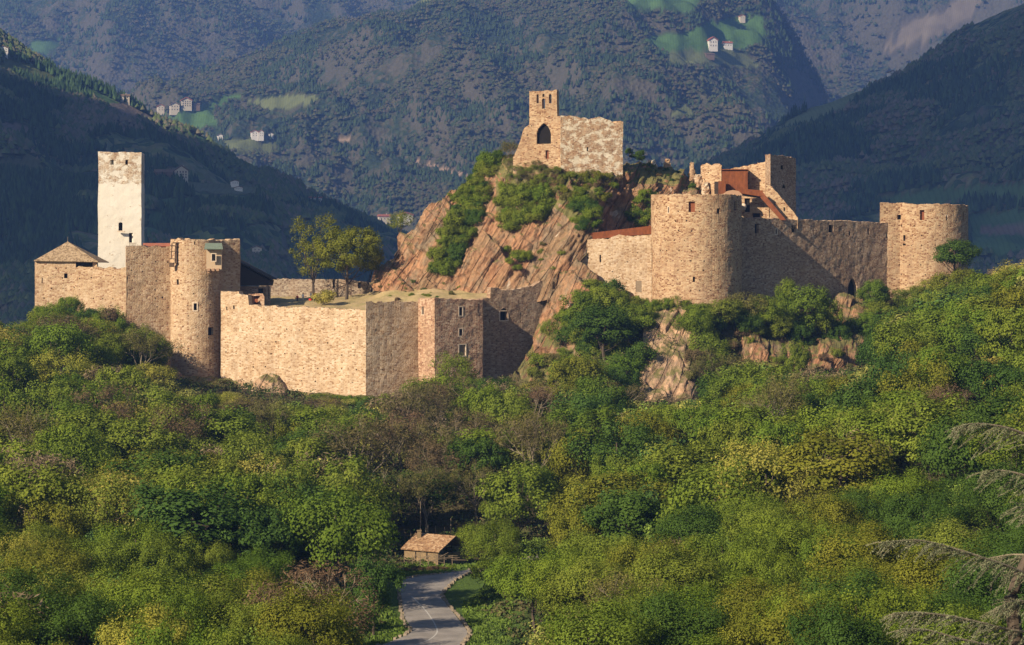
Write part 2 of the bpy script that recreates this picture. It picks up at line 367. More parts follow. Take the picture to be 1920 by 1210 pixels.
def leaf_mat(name, cols, transl=0.27, rough=0.7):
    m = bpy.data.materials.new(name); m.use_nodes = True; t = m.node_tree; t.nodes.clear()
    out = N(t, 'OutputMaterial'); oi = N(t, 'ObjectInfo'); at = N(t, 'Attribute', attribute_name='tint')
    base = ramp(t, oi.outputs['Random'], [(i / (len(cols) - 1), c) for i, c in enumerate(cols)])
    lo = mix(t, 1.0, base, (0.62, 0.66, 0.6), 'MULTIPLY'); hi = mix(t, 1.0, base, (1.5, 1.35, 1.4), 'MULTIPLY')
    c = mix(t, at.outputs['Fac'], lo, hi)
    d = N(t, 'BsdfDiffuse'); tr = N(t, 'BsdfTranslucent'); t.links.new(c, d.inputs[0])
    t.links.new(mix(t, 1.0, c, (1.2, 1.25, 0.6), 'MULTIPLY'), tr.inputs[0])
    ms = N(t, 'MixShader', Fac=transl); ms.inputs[0].default_value = transl
    t.links.new(d.outputs[0], ms.inputs[1]); t.links.new(tr.outputs[0], ms.inputs[2]); t.links.new(ms.outputs[0], out.inputs[0])
    return m
L_GREEN = leaf_mat('green leaves', [(0.11, 0.175, 0.02), (0.14, 0.195, 0.025), (0.09, 0.16, 0.02), (0.155, 0.20, 0.03), (0.075, 0.135, 0.018)])
L_OLIVE = leaf_mat('olive young leaves', [(0.125, 0.175, 0.022), (0.145, 0.185, 0.028), (0.11, 0.165, 0.022), (0.16, 0.19, 0.034)])
L_YELL = leaf_mat('yellow green blossom', [(0.25, 0.26, 0.045), (0.30, 0.28, 0.07), (0.21, 0.235, 0.036)])
L_DARK = leaf_mat('dark ivy leaves', [(0.045, 0.09, 0.018), (0.06, 0.11, 0.02), (0.05, 0.10, 0.022)])
L_BROWN = leaf_mat('brown budding twigs', [(0.105, 0.085, 0.045), (0.115, 0.08, 0.05), (0.10, 0.105, 0.035), (0.12, 0.12, 0.035)], 0.1)
L_PINK = leaf_mat('pink blossom', [(0.42, 0.28, 0.22), (0.40, 0.28, 0.2)], 0.2)
L_AMBER = leaf_mat('amber young leaves', [(0.15, 0.165, 0.022), (0.13, 0.15, 0.022)])
L_GREY = leaf_mat('grey green needles', [(0.15, 0.175, 0.10), (0.17, 0.19, 0.12)], 0.05)

# ------------------------------------------------------------------ far terrain
def smooth_interp(pts, x):
    xs = [p[0] for p in pts]; ys = [p[1] for p in pts]; return np.interp(x, xs, ys)
def in_poly(px, py, poly):
    r = np.zeros(px.shape, bool); n = len(poly); j = n - 1
    for i in range(n):
        xi, yi = poly[i]; xj, yj = poly[j]
        c = ((yi > py) != (yj > py)) & (px < (xj - xi) * (py - yi) / (yj - yi + 1e-9) + xi)
        r ^= c; j = i
    return r
TREEPTS = []
def sheet(name, crest, Yc, Yb, zb, px0, px1, step, nrow, relief, rscale, mat, fields=(), ntree=0, treemat=None, seed=0, tsz=(5, 11), backY=500, label=None, roll=1.0, gully=0.0):
    """a hillside: rises from its foot (Yb, zb) to the crest line given in photo pixels at depth Yc"""
    px = np.arange(px0, px1 + step, step); tt = np.linspace(0, 1, nrow)
    P, T = np.meshgrid(px, tt, indexing='ij')
    k = (P - HX) / F
    cz = (HY - smooth_interp(crest, P)) * Yc / F
    Y = Yb + (Yc - Yb) * T
    Zb_ = zb; Zs = Zb_ + (cz - Zb_) * T ** roll
    Xw = k * Y
    s = seed * 13.7
    env = np.sin(np.pi * np.clip(T, 0, 1)) ** 0.6
    rel = relief * (ridged(Xw / rscale + 0.35 * Y / rscale + s, Y / rscale * 0.8 + s, 0 * Xw + s, 4) - 0.45)
    rel += relief * 0.3 * fbm(Xw / rscale * 3 + s, Y / rscale * 3, 0 * Xw, 4)
    Zs = Zs + rel * env + relief * 0.05 * fbm(Xw / 60, Y / 60, 0 * Xw + s, 3) 
    # back side
    nb = 6
    Xb = np.concatenate([Xw] + [Xw[:, -1:] * (1 + backY * (i + 1) / nb / Yc) for i in range(nb)], 1)
    Yb_ = np.concatenate([Y] + [Y[:, -1:] + backY * (i + 1) / nb for i in range(nb)], 1)
    Zb2 = np.concatenate([Zs] + [Zs[:, -1:] - 0.35 * backY * (i + 1) / nb - 10 for i in range(nb)], 1)
    ni, nj = Xb.shape
    idx = np.arange(ni * nj).reshape(ni, nj)
    faces = np.stack([idx[:-1, :-1], idx[1:, :-1], idx[1:, 1:], idx[:-1, 1:]], -1).reshape(-1, 4)
    verts = np.stack([Xb, Yb_, Zb2], -1).reshape(-1, 3)
    ppx = HX + F * verts[:, 0] / verts[:, 1]; ppy = HY - F * verts[:, 2] / verts[:, 1]
    wob = 6 * pn(ppx / 25, ppy / 25, 0.5 + s)
    col = np.zeros((len(verts), 4), np.float32)
    front = (np.arange(nj)[None, :] < nrow).repeat(ni, 0).reshape(-1)
    for poly, c in fields:
        m = in_poly(ppx + wob, ppy + 0.4 * wob, poly) & front
        col[m, :3] = c; col[m, 3] = 1
    me = mesh_np(name, verts, faces, mat, True, {'field': ('FLOAT_COLOR', col)})
    o = link(name, me); tag(o, kind='structure')
    if label: o['label'] = label
    # woods on it
    if ntree:
        rg = np.random.default_rng(100 + seed)
        vis = (np.abs(ppx - 960) < 1060) & (ppy > -60) & (ppy < 620) & front & (col[:, 3] < 0.5)
        cand = np.where(vis)[0]
        ii = rg.choice(cand, ntree)
        p = verts[ii] + rg.normal(0, 1, (ntree, 3)) * [step * Yb / F * 0.7, (Yc - Yb) / nrow * 0.5, 0]
        dens = fbm(p[:, 0] / 160 + s, p[:, 1] / 160, p[:, 2] / 160, 4)
        keep = dens > -0.28; p = p[keep]; n = len(p)
        con = fbm(p[:, 0] / 220 + 3 + s, p[:, 1] / 220, p[:, 2] / 120, 3) > 0.05
        h = rg.uniform(tsz[0], tsz[1], n) * np.where(con, 1.15, 0.8); r = h * np.where(con, 0.26, 0.5) * rg.uniform(0.8, 1.2, n)
        a0 = rg.uniform(0, 6.28, n); vs = []
        for q in range(5):
            a = a0 + q * 2 * np.pi / 5
            rr = r * rg.uniform(0.7, 1.25, n)
            vs.append(np.stack([p[:, 0] + rr * np.cos(a), p[:, 1] + rr * np.sin(a), p[:, 2] - 1 + h * np.where(con, 0.12, 0.4)], -1))
        vs.append(np.stack([p[:, 0] + rg.normal(0, .3, n), p[:, 1], p[:, 2] + h], -1))
        vv = np.stack(vs, 1).reshape(-1, 3)
        base = np.arange(n)[:, None] * 6
        fs = np.concatenate([base + np.array([[q, (q + 1) % 5, 5]]) for q in range(5)], 0)
        tc_ = np.repeat(np.where(con, 0.0, 1.0), 6) ; tv = np.repeat(rg.uniform(0, 1, n), 6)
        me = mesh_np('far_woods', vv, fs, treemat, False, {'con': ('FLOAT', tc_), 'tint': ('FLOAT', tv)})
        wo = link('far_woods', me)
        tag(wo, None, None, None, 'stuff')
        return o, wo
    return o, None

def woods_mat(name, con, dec):
    m, t, b = newmat(name); a = N(t, 'Attribute', attribute_name='con'); v = N(t, 'Attribute', attribute_name='tint')
    tc = N(t, 'TexCoord'); pz = noise(t, tc.outputs['Object'], 0.006, 4)
    d = ramp(t, math_(t, 'ADD', math_(t, 'MULTIPLY', pz, 0.8), math_(t, 'MULTIPLY', v.outputs['Fac'], 0.3)), [(0.4, dec[0]), (0.55, dec[1]), (0.7, dec[2])])
    c0 = ramp(t, v.outputs['Fac'], [(0.0, con[0]), (1.0, con[1])])
    t.links.new(mix(t, a.outputs['Fac'], c0, d), b.inputs['Base Color']); return m
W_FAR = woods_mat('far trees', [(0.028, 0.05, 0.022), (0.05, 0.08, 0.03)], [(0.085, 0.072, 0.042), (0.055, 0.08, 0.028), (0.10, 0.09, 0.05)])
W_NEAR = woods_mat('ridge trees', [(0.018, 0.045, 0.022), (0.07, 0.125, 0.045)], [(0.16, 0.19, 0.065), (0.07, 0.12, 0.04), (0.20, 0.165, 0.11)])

GR = (0.075, 0.15, 0.04); GR2 = (0.13, 0.15, 0.06); TAN = (0.15, 0.125, 0.09); BR = (0.19, 0.145, 0.11); GRD = (0.07, 0.135, 0.045)
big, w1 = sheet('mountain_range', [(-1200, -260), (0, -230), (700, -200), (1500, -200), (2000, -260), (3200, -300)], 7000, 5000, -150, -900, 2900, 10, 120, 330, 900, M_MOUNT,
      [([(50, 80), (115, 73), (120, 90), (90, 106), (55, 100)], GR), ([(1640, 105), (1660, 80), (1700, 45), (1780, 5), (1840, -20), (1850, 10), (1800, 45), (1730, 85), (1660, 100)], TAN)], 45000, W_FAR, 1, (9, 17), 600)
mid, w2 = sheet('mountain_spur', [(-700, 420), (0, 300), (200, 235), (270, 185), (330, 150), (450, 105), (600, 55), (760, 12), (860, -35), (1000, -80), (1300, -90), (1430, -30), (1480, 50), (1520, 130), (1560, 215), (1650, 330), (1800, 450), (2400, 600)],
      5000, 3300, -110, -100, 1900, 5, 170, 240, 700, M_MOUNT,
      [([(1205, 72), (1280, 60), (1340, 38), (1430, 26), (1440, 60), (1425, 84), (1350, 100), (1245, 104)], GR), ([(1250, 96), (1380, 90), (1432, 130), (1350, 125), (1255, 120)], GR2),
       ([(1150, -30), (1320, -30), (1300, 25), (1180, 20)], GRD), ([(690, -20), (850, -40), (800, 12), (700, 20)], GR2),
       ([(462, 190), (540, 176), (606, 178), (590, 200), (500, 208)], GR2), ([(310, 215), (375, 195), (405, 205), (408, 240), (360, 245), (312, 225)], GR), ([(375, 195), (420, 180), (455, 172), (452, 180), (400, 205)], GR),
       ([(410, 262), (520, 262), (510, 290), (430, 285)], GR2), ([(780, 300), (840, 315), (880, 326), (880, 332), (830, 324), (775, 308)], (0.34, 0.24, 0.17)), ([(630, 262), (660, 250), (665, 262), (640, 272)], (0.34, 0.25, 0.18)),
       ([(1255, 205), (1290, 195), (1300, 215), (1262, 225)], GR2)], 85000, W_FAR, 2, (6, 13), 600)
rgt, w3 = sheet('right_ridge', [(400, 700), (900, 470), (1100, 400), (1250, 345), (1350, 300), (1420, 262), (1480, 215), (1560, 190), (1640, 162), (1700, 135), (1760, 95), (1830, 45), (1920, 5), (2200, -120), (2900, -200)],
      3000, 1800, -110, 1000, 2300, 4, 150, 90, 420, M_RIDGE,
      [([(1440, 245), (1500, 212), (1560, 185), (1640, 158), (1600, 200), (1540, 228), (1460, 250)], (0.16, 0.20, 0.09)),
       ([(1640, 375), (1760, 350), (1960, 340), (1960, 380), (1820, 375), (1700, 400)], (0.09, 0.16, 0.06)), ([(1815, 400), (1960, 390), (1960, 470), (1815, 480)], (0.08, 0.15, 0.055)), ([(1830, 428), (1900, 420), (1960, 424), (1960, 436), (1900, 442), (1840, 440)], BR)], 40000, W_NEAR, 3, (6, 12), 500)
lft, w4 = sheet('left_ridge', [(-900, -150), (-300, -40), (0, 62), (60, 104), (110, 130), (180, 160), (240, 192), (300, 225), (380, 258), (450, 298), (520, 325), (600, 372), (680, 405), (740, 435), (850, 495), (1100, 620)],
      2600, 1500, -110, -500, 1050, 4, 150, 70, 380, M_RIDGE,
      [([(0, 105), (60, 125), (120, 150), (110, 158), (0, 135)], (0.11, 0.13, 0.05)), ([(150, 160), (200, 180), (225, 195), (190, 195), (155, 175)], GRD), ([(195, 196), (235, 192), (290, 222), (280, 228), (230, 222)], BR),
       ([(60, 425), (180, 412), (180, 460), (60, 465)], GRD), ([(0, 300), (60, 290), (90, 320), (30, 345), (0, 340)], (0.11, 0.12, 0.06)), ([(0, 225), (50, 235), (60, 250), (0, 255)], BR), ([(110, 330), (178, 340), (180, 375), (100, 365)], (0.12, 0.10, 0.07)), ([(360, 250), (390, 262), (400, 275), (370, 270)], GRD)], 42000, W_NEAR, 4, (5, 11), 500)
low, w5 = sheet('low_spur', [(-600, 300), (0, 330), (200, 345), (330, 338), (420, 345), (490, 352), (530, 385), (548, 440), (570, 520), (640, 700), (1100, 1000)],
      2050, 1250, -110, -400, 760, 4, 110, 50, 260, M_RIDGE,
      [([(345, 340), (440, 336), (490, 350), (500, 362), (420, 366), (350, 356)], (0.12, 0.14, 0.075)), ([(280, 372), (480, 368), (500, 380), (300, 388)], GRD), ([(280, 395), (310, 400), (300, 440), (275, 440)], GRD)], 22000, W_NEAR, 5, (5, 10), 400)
for o_, l_ in ((w1, 'bluish brown woods on the far mountain range'), (w2, 'brown and green woods on the broad middle mountain'), (w3, 'dark woods on the steep right ridge'), (w4, 'dark woods on the left ridge'), (w5, 'dark woods on the low spur behind the white tower')):
    tag(o_, l_, 'woods')
vf_ = mesh_np('valley_floor', [(-6800, -150, -112), (6800, -150, -112), (6800, 7400, -112), (-6800, 7400, -112)], np.array([[0, 1, 2, 3]]), M_GROUND)
tag(link('valley_floor', vf_), kind='structure')

# ------------------------------------------------------------------ near terrain (thin plate through surveyed points)
CP = [(236,622,448),(320,705,448),(366,730,450),(415,722,449),(480,735,447),(550,745,443),(620,750,438),(686,756,432),(740,756,438),(785,760,438),(860,750,440),(905,742,445),(970,705,452),(1500,632,453),(1400,624,448),(1590,640,457),(1500,705,436),(1400,698,433),(1590,705,441),(1250,590,444),(1250,700,424),(-300,640,430),(0,640,425),(60,620,440),(130,608,443),(230,625,440),(290,665,438),(320,722,437),(415,730,435),(540,742,428),(686,765,421),(785,775,424),(900,755,430),(1000,720,434),(1060,670,436),(1150,650,434),
 (1222,625,436),(1306,605,438),(1390,600,445),(1500,600,455),(1600,600,466),(1680,585,468),(1760,575,472),(1850,560,468),(1950,560,455),(2200,520,450),
 (0,920,320),(300,920,325),(600,930,335),(0,800,370),(300,800,380),(600,850,385),(800,880,370),(850,930,330),(950,870,370),(1100,820,390),(1200,790,400),(1250,775,420),(1450,735,424),(1600,700,434),
 (700,1040,293),(800,1049,287),(900,1046,293),(660,1120,240),(700,1170,235),
 (1000,1080,262),(1300,890,320),(1600,760,365),(1920,600,395),(2150,520,400),
 (930,1210,222),(1200,1170,215),(1500,1080,230),(1920,970,240),(1100,1260,200),(1500,1270,188),(1920,1270,165),(2200,1000,230),
 (0,1260,185),(300,1260,188),(600,1260,200),(0,1050,255),(300,1050,265),(550,1060,275),(-300,1000,270),(-300,1260,190)]
road_px = [((1010,1040),(1010,1048)),((960,1052),(960,1062)),((900,1064),(888,1072)),((868,1070),(862,1082)),((840,1074),(852,1088)),((819,1077),(845,1095)),((800,1079),(839,1100)),((783,1081),(834,1105)),((768,1084),(830,1110)),((757,1088),(828,1115)),((750,1094),(829,1119)),((749,1100),(832,1125)),
 ((751,1112),(836,1131)),((753,1123),(840,1136)),((755,1140),(849,1148)),((758,1156),(858,1159)),((766,1170),(868,1172)),((773,1179),(876,1184)),((770,1186),(875,1191)),((760,1192),(871,1197)),((735,1202),(866,1204)),((709,1212),(858,1213)),((650,1232),(825,1230)),((560,1256),(770,1250)),((450,1280),(680,1275))]
ZR = -36.0
def onplane(px, py, z=ZR): Y = (z) * F / (HY - py); return np.array([(px - HX) * Y / F, Y, z])
cps = [V(*c) for c in CP]
for (o_, i_) in road_px[::2]:
    cps.append(onplane(*o_) + [0, 0, -0.25]); cps.append(onplane(*i_) + [0, 0, -0.25])
for x, y, z in [(-320,-60,-20),(0,-60,-14),(320,-60,-20),(-150,60,-28),(0,60,-28),(150,60,-22),(-60,120,-33),(60,120,-31),(320,200,0),(320,350,5),(-320,200,-30),(-320,400,-25),
                (-300,560,-100),(0,580,-60),(-100,540,-50),(100,570,-50),(250,580,-60),(-330,720,-125),(0,720,-125),(330,720,-125),(0,650,-100),(-120,480,-20),(-60,490,-18),(-30,480,-18),(-215,500,-45),(-190,490,-38),(-250,480,-34),(-225,462,-22),(0,490,-14),(60,500,-3),(110,500,-8),(330,500,-20)]:
    cps.append(np.array([x, y, z], float))
cps = np.array(cps)
def tps_fit(p):
    n = len(p); d = np.hypot(p[:, None, 0] - p[None, :, 0], p[:, None, 1] - p[None, :, 1])
    K = np.where(d > 0, d ** 2 * np.log(d + 1e-9), 0) + np.eye(n) * 4.0
    A = np.zeros((n + 3, n + 3)); A[:n, :n] = K; A[:n, n] = 1; A[:n, n + 1:] = p[:, :2]; A[n, :n] = 1; A[n + 1:, :n] = p[:, :2].T
    return np.linalg.solve(A, np.concatenate([p[:, 2], [0, 0, 0]]))
TW = tps_fit(cps)
def ground_z0(x, y):
    x = np.asarray(x, float); y = np.asarray(y, float)
    r = TW[-3] + TW[-2] * x + TW[-1] * y
    for i, p in enumerate(cps):
        d2 = (x - p[0]) ** 2 + (y - p[1]) ** 2; r = r + TW[i] * 0.5 * d2 * np.log(d2 + 1e-9)
    return r
road_c = np.array([(onplane(*a) + onplane(*b)) / 2 for a, b in road_px]); road_w = np.array([np.linalg.norm(onplane(*a) - onplane(*b)) / 2 for a, b in road_px])
def road_dist(x, y):
    x = np.asarray(x, float); y = np.asarray(y, float); best = np.full(x.shape, 1e9)
    for i in range(len(road_c) - 1):
        a, b = road_c[i, :2], road_c[i + 1, :2]; ab = b - a; L = ab @ ab
        t_ = np.clip(((x - a[0]) * ab[0] + (y - a[1]) * ab[1]) / L, 0, 1)
        d = np.hypot(x - a[0] - t_ * ab[0], y - a[1] - t_ * ab[1]) - (road_w[i] * (1 - t_) + road_w[i + 1] * t_)
        best = np.minimum(best, d)
    return best
def ground_z(x, y):
    z = ground_z0(x, y); rd = road_dist(x, y)
    z = z + 0.6 * fbm(np.asarray(x) / 14, np.asarray(y) / 14, 0.3, 3) * np.clip(rd / 6, 0, 1)
    k = np.clip(rd / 2.5, 0, 1); k = k * k * (3 - 2 * k)
    return (ZR - 0.12) * (1 - k) + np.where(rd < 2.5, np.clip(z, ZR - 1.5, ZR + 2.0), z) * k
gx = np.arange(-330, 331, 1.8); gy = np.concatenate([np.arange(-60, 180, 4.0), np.arange(180, 300, 1.0), np.arange(300, 480, 1.8), np.arange(480, 725, 5.0)])
GX, GY = np.meshgrid(gx, gy, indexing='ij'); GZ = ground_z(GX, GY)
idx = np.arange(GX.size).reshape(GX.shape)
gv = np.stack([GX, GY, GZ], -1).reshape(-1, 3)
fcol = np.zeros((len(gv), 4), np.float32)
rd_ = road_dist(gv[:, 0], gv[:, 1]); gpx = HX + F * gv[:, 0] / np.maximum(gv[:, 1], 1)
verge = (rd_ < 7 + 2 * pn(gv[:, 0] / 4, gv[:, 1] / 4, 0.2)) & (gv[:, 1] > 190)
fcol[verge] = (0.075, 0.125, 0.022, 1)
g_me = mesh_np('hillside', gv, np.stack([idx[:-1, :-1], idx[1:, :-1], idx[1:, 1:], idx[:-1, 1:]], -1).reshape(-1, 4), M_GROUND, True, {'field': ('FLOAT_COLOR', fcol)})
tag(link('hillside', g_me), kind='structure')

# road ---------------------------------------------------------------
def road_mat():
    m, t, b = newmat('asphalt'); tc = t.nodes.new('ShaderNodeTexCoord'); o = tc.outputs['Object']
    c = ramp(t, noise(t, o, 0.5, 6, 0.65), [(0.3, (0.18, 0.165, 0.155)), (0.5, (0.24, 0.22, 0.205)), (0.7, (0.30, 0.275, 0.255))])
    c = mix(t, 0.5, c, ramp(t, noise(t, o, 14, 3), [(0.3, (0.3, 0.3, 0.3)), (0.7, (0.7, 0.7, 0.7))]), 'OVERLAY')
    t.links.new(c, b.inputs['Base Color']); b.inputs['Roughness'].default_value = 0.8; return m
M_ROAD = road_mat(); M_LINE = simple('road paint', (0.42, 0.41, 0.39), var=0.25, scale=3, bmp=0)
M_GRAV = simple('pale kerb stones', (0.27, 0.22, 0.165), var=0.45, scale=3.5, bmp=0.6)
def catmull(P, n):
    P = np.array(P, float); Q = np.vstack([2 * P[0] - P[1], P, 2 * P[-1] - P[-2]]); out = []
    for i in range(1, len(Q) - 2):
        for t_ in np.linspace(0, 1, n, endpoint=False):
            a, b, c, d = Q[i - 1], Q[i], Q[i + 1], Q[i + 2]
            out.append(0.5 * ((2 * b) + (-a + c) * t_ + (2 * a - 5 * b + 4 * c - d) * t_ ** 2 + (-a + 3 * b - 3 * c + d) * t_ ** 3))
    out.append(P[-1]); return np.array(out)
eo = catmull([onplane(*a) for a, b in road_px], 4); ei = catmull([onplane(*b) for a, b in road_px], 4)
n_ = len(eo); vs = np.concatenate([eo, (eo * 2 + ei) / 3, (eo + 2 * ei) / 3, ei]); fs = []
for r_ in range(3):
    for i in range(n_ - 1): fs.append([r_ * n_ + i, r_ * n_ + i + 1, (r_ + 1) * n_ + i + 1, (r_ + 1) * n_ + i])
tag(link('road', mesh_np('road', vs, np.array(fs)[:, ::-1], M_ROAD)), kind='structure')
mb = MB()
for edge, other in ((eo, ei), (ei, eo)):
    for i in range(n_ - 1):
        d = edge[i + 1] - edge[i]; L = np.linalg.norm(d[:2]); o2 = (edge[i] - other[i]); o2 = o2 / np.linalg.norm(o2)
        for k in range(max(1, int(L / 0.5))):
            p = edge[i] + d * (k + 0.5) / max(1, int(L / 0.5)) + o2 * (0.25 + random.uniform(-.08, .12))
            if random.random() < (0.9 if edge is ei else .6): mb.box((p[0] + random.uniform(-.12, .12), p[1] + random.uniform(-.1, .1), ZR - 0.02), (random.uniform(.25, .5), random.uniform(.2, .4), 0.26 + random.uniform(-.08, .1)), math.atan2(d[1], d[0]) + random.uniform(-.2, .2))
tag(mb.build('kerb', M_GRAV), kind='structure')
mb = MB()
def paint(pts, wd):
    p = catmull([onplane(*q) for q in pts], 6) if len(pts) > 2 else np.array([onplane(*q) for q in pts])
    for i in range(len(p) - 1):
        d = (p[i + 1] - p[i])[:2]; nrm = np.array([-d[1], d[0], 0]) / (np.linalg.norm(d) + 1e-9) * wd / 2; up = np.array([0, 0, 0.006])
        mb.add([p[i] - nrm + up, p[i + 1] - nrm + up, p[i + 1] + nrm + up, p[i] + nrm + up], [[0, 1, 2, 3]])
paint([(772, 1119), (786, 1132), (799, 1146), (809, 1160), (817, 1174), (819, 1187), (804, 1200), (783, 1208), (750, 1222)], 0.14)
paint([(787, 1094), (796, 1094)], 0.3); paint([(812, 1092), (823, 1091)], 0.3); paint([(815, 1097), (821, 1097)], 0.25)
tag(mb.build('road_markings', M_LINE), kind='structure')

# ------------------------------------------------------------------ walls with real openings
def arcpts(cpx, cY, Rpx, a0, a1, n=24, px_at=None):
    cx = X(cpx, cY); R = Rpx * cY / F
    return [(cx + R * math.sin(math.radians(a)), cY - R * math.cos(math.radians(a))) for a in np.linspace(a0, a1, n)]
def P2(px, Y): return (X(px, Y), Y)
class Path:
    def __init__(s, pts, closed=False):
        s.p = np.array(list(pts) + ([pts[0]] if closed else []), float); s.closed = closed
        d = np.diff(s.p, axis=0); L = np.hypot(d[:, 0], d[:, 1]); s.u = np.concatenate([[0], np.cumsum(L)])
        n = np.stack([d[:, 1] / L, -d[:, 0] / L], -1); s.n = n
        vn = [n[0]] + [None] * (len(n) - 1) + [n[-1]]
        for i in range(1, len(n)):
            m = n[i - 1] + n[i]; m /= (m @ m) / 2 + 1e-9; vn[i] = m
        if closed: m = n[0] + n[-1]; m /= (m @ m) / 2 + 1e-9; vn[0] = vn[-1] = m
        s.vn = np.array([v if np.linalg.norm(v) < 3 else v / np.linalg.norm(v) * 3 for v in vn])
        uu = np.linspace(0, s.u[-1], 3000); xy = np.stack([np.interp(uu, s.u, s.p[:, 0]), np.interp(uu, s.u, s.p[:, 1])], -1)
        seg = np.clip(np.searchsorted(s.u, uu, side='right') - 1, 0, len(n) - 1)
        fac = (n[seg] * xy).sum(1) < 0
        s.fu, s.fxy = uu[fac], xy[fac]; s.fpx = HX + F * s.fxy[:, 0] / s.fxy[:, 1]
        o = np.argsort(s.fpx, kind='stable'); s.ipx, s.iu, s.iY = s.fpx[o], s.fu[o], s.fxy[o, 1]
    def at(s, u):
        x = np.interp(u, s.u, s.p[:, 0]); y = np.interp(u, s.u, s.p[:, 1])
        nx = np.interp(u, s.u, s.vn[:, 0]); ny = np.interp(u, s.u, s.vn[:, 1]); return x, y, nx, ny
    def uY(s, px):
        return float(np.interp(px, s.ipx, s.iu)), float(np.interp(px, s.ipx, s.iY))
def build_wall(parent, path, top, bottom, mat, holes=(), thick=1.2, du=0.7, dz=0.7, rag=0.32, name='wall', putlog=None, seed=0, through=(), cap=True, rough=0.06, flat_z=False):
    """top/bottom: [(px,py)...] photo profile; holes: (px0,px1,py0,py1,shape,depth)"""
    rg = np.random.default_rng(seed + 50)
    U = path.u[-1]
    tp = sorted([(path.uY(px)[0], Zz(py, path.uY(px)[1])) for px, py in top])
    zb = min(Zz(py, path.uY(px)[1]) for px, py in bottom)
    tu = [t[0] for t in tp]; tz = [t[1] for t in tp]
    H = []
    for h in holes:
        u0, Y0 = path.uY(h[0]); u1, Y1 = path.uY(h[1]); Ym = (Y0 + Y1) / 2
        H.append([u0, u1, Zz(h[3], Ym), Zz(h[2], Ym), h[4], h[5]])
    if putlog:
        px0, px1, py0, py1, sx, sy, dens = putlog
        ua, Ya = path.uY(px0); ub, Yb = path.uY(px1); za, zc = Zz(py1, Ya), Zz(py0, Ya)
        z = za
        while z < zc:
            u = ua + rg.uniform(0.2, sx * 0.6)
            while u < ub:
                if rg.random() < dens:
                    uu = u + rg.normal(0, 0.15); zz = z + rg.normal(0, 0.06); s_ = rg.uniform(0.09, 0.15)
                    if not any(uu + .3 > a[0] and uu - .3 < a[1] and zz + .3 > a[2] and zz - .3 < a[3] for a in H) and zz < np.interp(uu, tu, tz) - 0.8:
                        H.append([uu - s_, uu + s_, zz - s_, zz + s_, 'put', 0.45])
                u += sx * rg.uniform(0.85, 1.15)
            z += sy * rg.uniform(0.9, 1.1)
    us = set(np.round(np.linspace(0, U, max(2, int(U / du) + 1)), 4)) | set(np.round(path.u, 4)) | set(np.round([t for t in tu if 0 < t < U], 4))
    zmax = max(tz) + 0.5
    zs = set(np.round(np.arange(zb, zmax + dz, dz), 4))
    for h in H:
        if h[4] in ('arch', 'round'): us |= set(np.round(np.linspace(h[0], h[1], 13), 4)); zs |= set(np.round(np.linspace(h[2], h[3], 17), 4))
        else: us |= {round(h[0], 4), round(h[1], 4)}; zs |= {round(h[2], 4), round(h[3], 4)}
    us = np.array(sorted(u for u in us if 0 <= u <= U + 1e-6)); zs = np.array(sorted(zs))
    us = us[np.concatenate([[True], np.diff(us) > 0.004])]; zs = zs[np.concatenate([[True], np.diff(zs) > 0.004])]
    tops = np.interp(us, tu, tz) + rag * (1.2 * pn(us / 1.1 + seed, 0.3, seed * 1.1) + rg.uniform(-0.35, 0.35, len(us)))
    if path.closed: tops[-1] = tops[0]
    x, y, nx, ny = path.at(us)
    ni, nj = len(us), len(zs)
    Zg = np.minimum(zs[None, :], tops[:, None])
    jit = rough * (1.4 * fbm(us[:, None] / 1.5 + seed, Zg / 1.5, 0.7, 2) ) + 0.10 * pn(us[:, None] / 9 + seed, Zg / 6, 0.2)
    if path.closed: jit[-1] = jit[0]
    def vert(i, j, d): return (x[i] - nx[i] * (d - jit[i, j]), y[i] - ny[i] * (d - jit[i, j]), Zg[i, j])
    V_, UV, F_ = [], [], []; cache = {}
    def vid(i, j, d):
        k = (i, j, round(d, 3))
        if k not in cache: cache[k] = len(V_); V_.append(vert(i, j, d)); UV.append((us[i] + d * 0.8, Zg[i, j]))
        return cache[k]
    um = (us[:-1] + us[1:]) / 2; zm = (zs[:-1] + zs[1:]) / 2
    hid = -np.ones((ni - 1, nj - 1), int)
    for hi, h in enumerate(H):
        A = (um[:, None] > h[0]) & (um[:, None] < h[1]) & (zm[None, :] > h[2]) & (zm[None, :] < h[3])
        if h[4] in ('arch', 'round'):
            hw = (h[1] - h[0]) / 2; c = (h[0] + h[1]) / 2; e = abs(um[:, None] - c)
            if h[4] == 'round': zt = h[3] - hw + np.sqrt(np.maximum(hw ** 2 - e ** 2, 0))
            else: R = hw * 1.9; zt = h[3] - math.sqrt(R * R - (R - hw) ** 2) + np.sqrt(np.maximum(R * R - (e + R - hw) ** 2, 0))
            A &= zm[None, :] < zt
        hid[A] = hi
    solid = (Zg[:-1, 1:] > Zg[:-1, :-1] + 1e-5) | (Zg[1:, 1:] > Zg[1:, :-1] + 1e-5)
    def dep(i, j):
        if i < 0 or j < 0 or i >= ni - 1 or j >= nj - 1 or not solid[i, j]: return 0.0
        return 0.0 if hid[i, j] < 0 else min(H[hid[i, j]][5], thick)
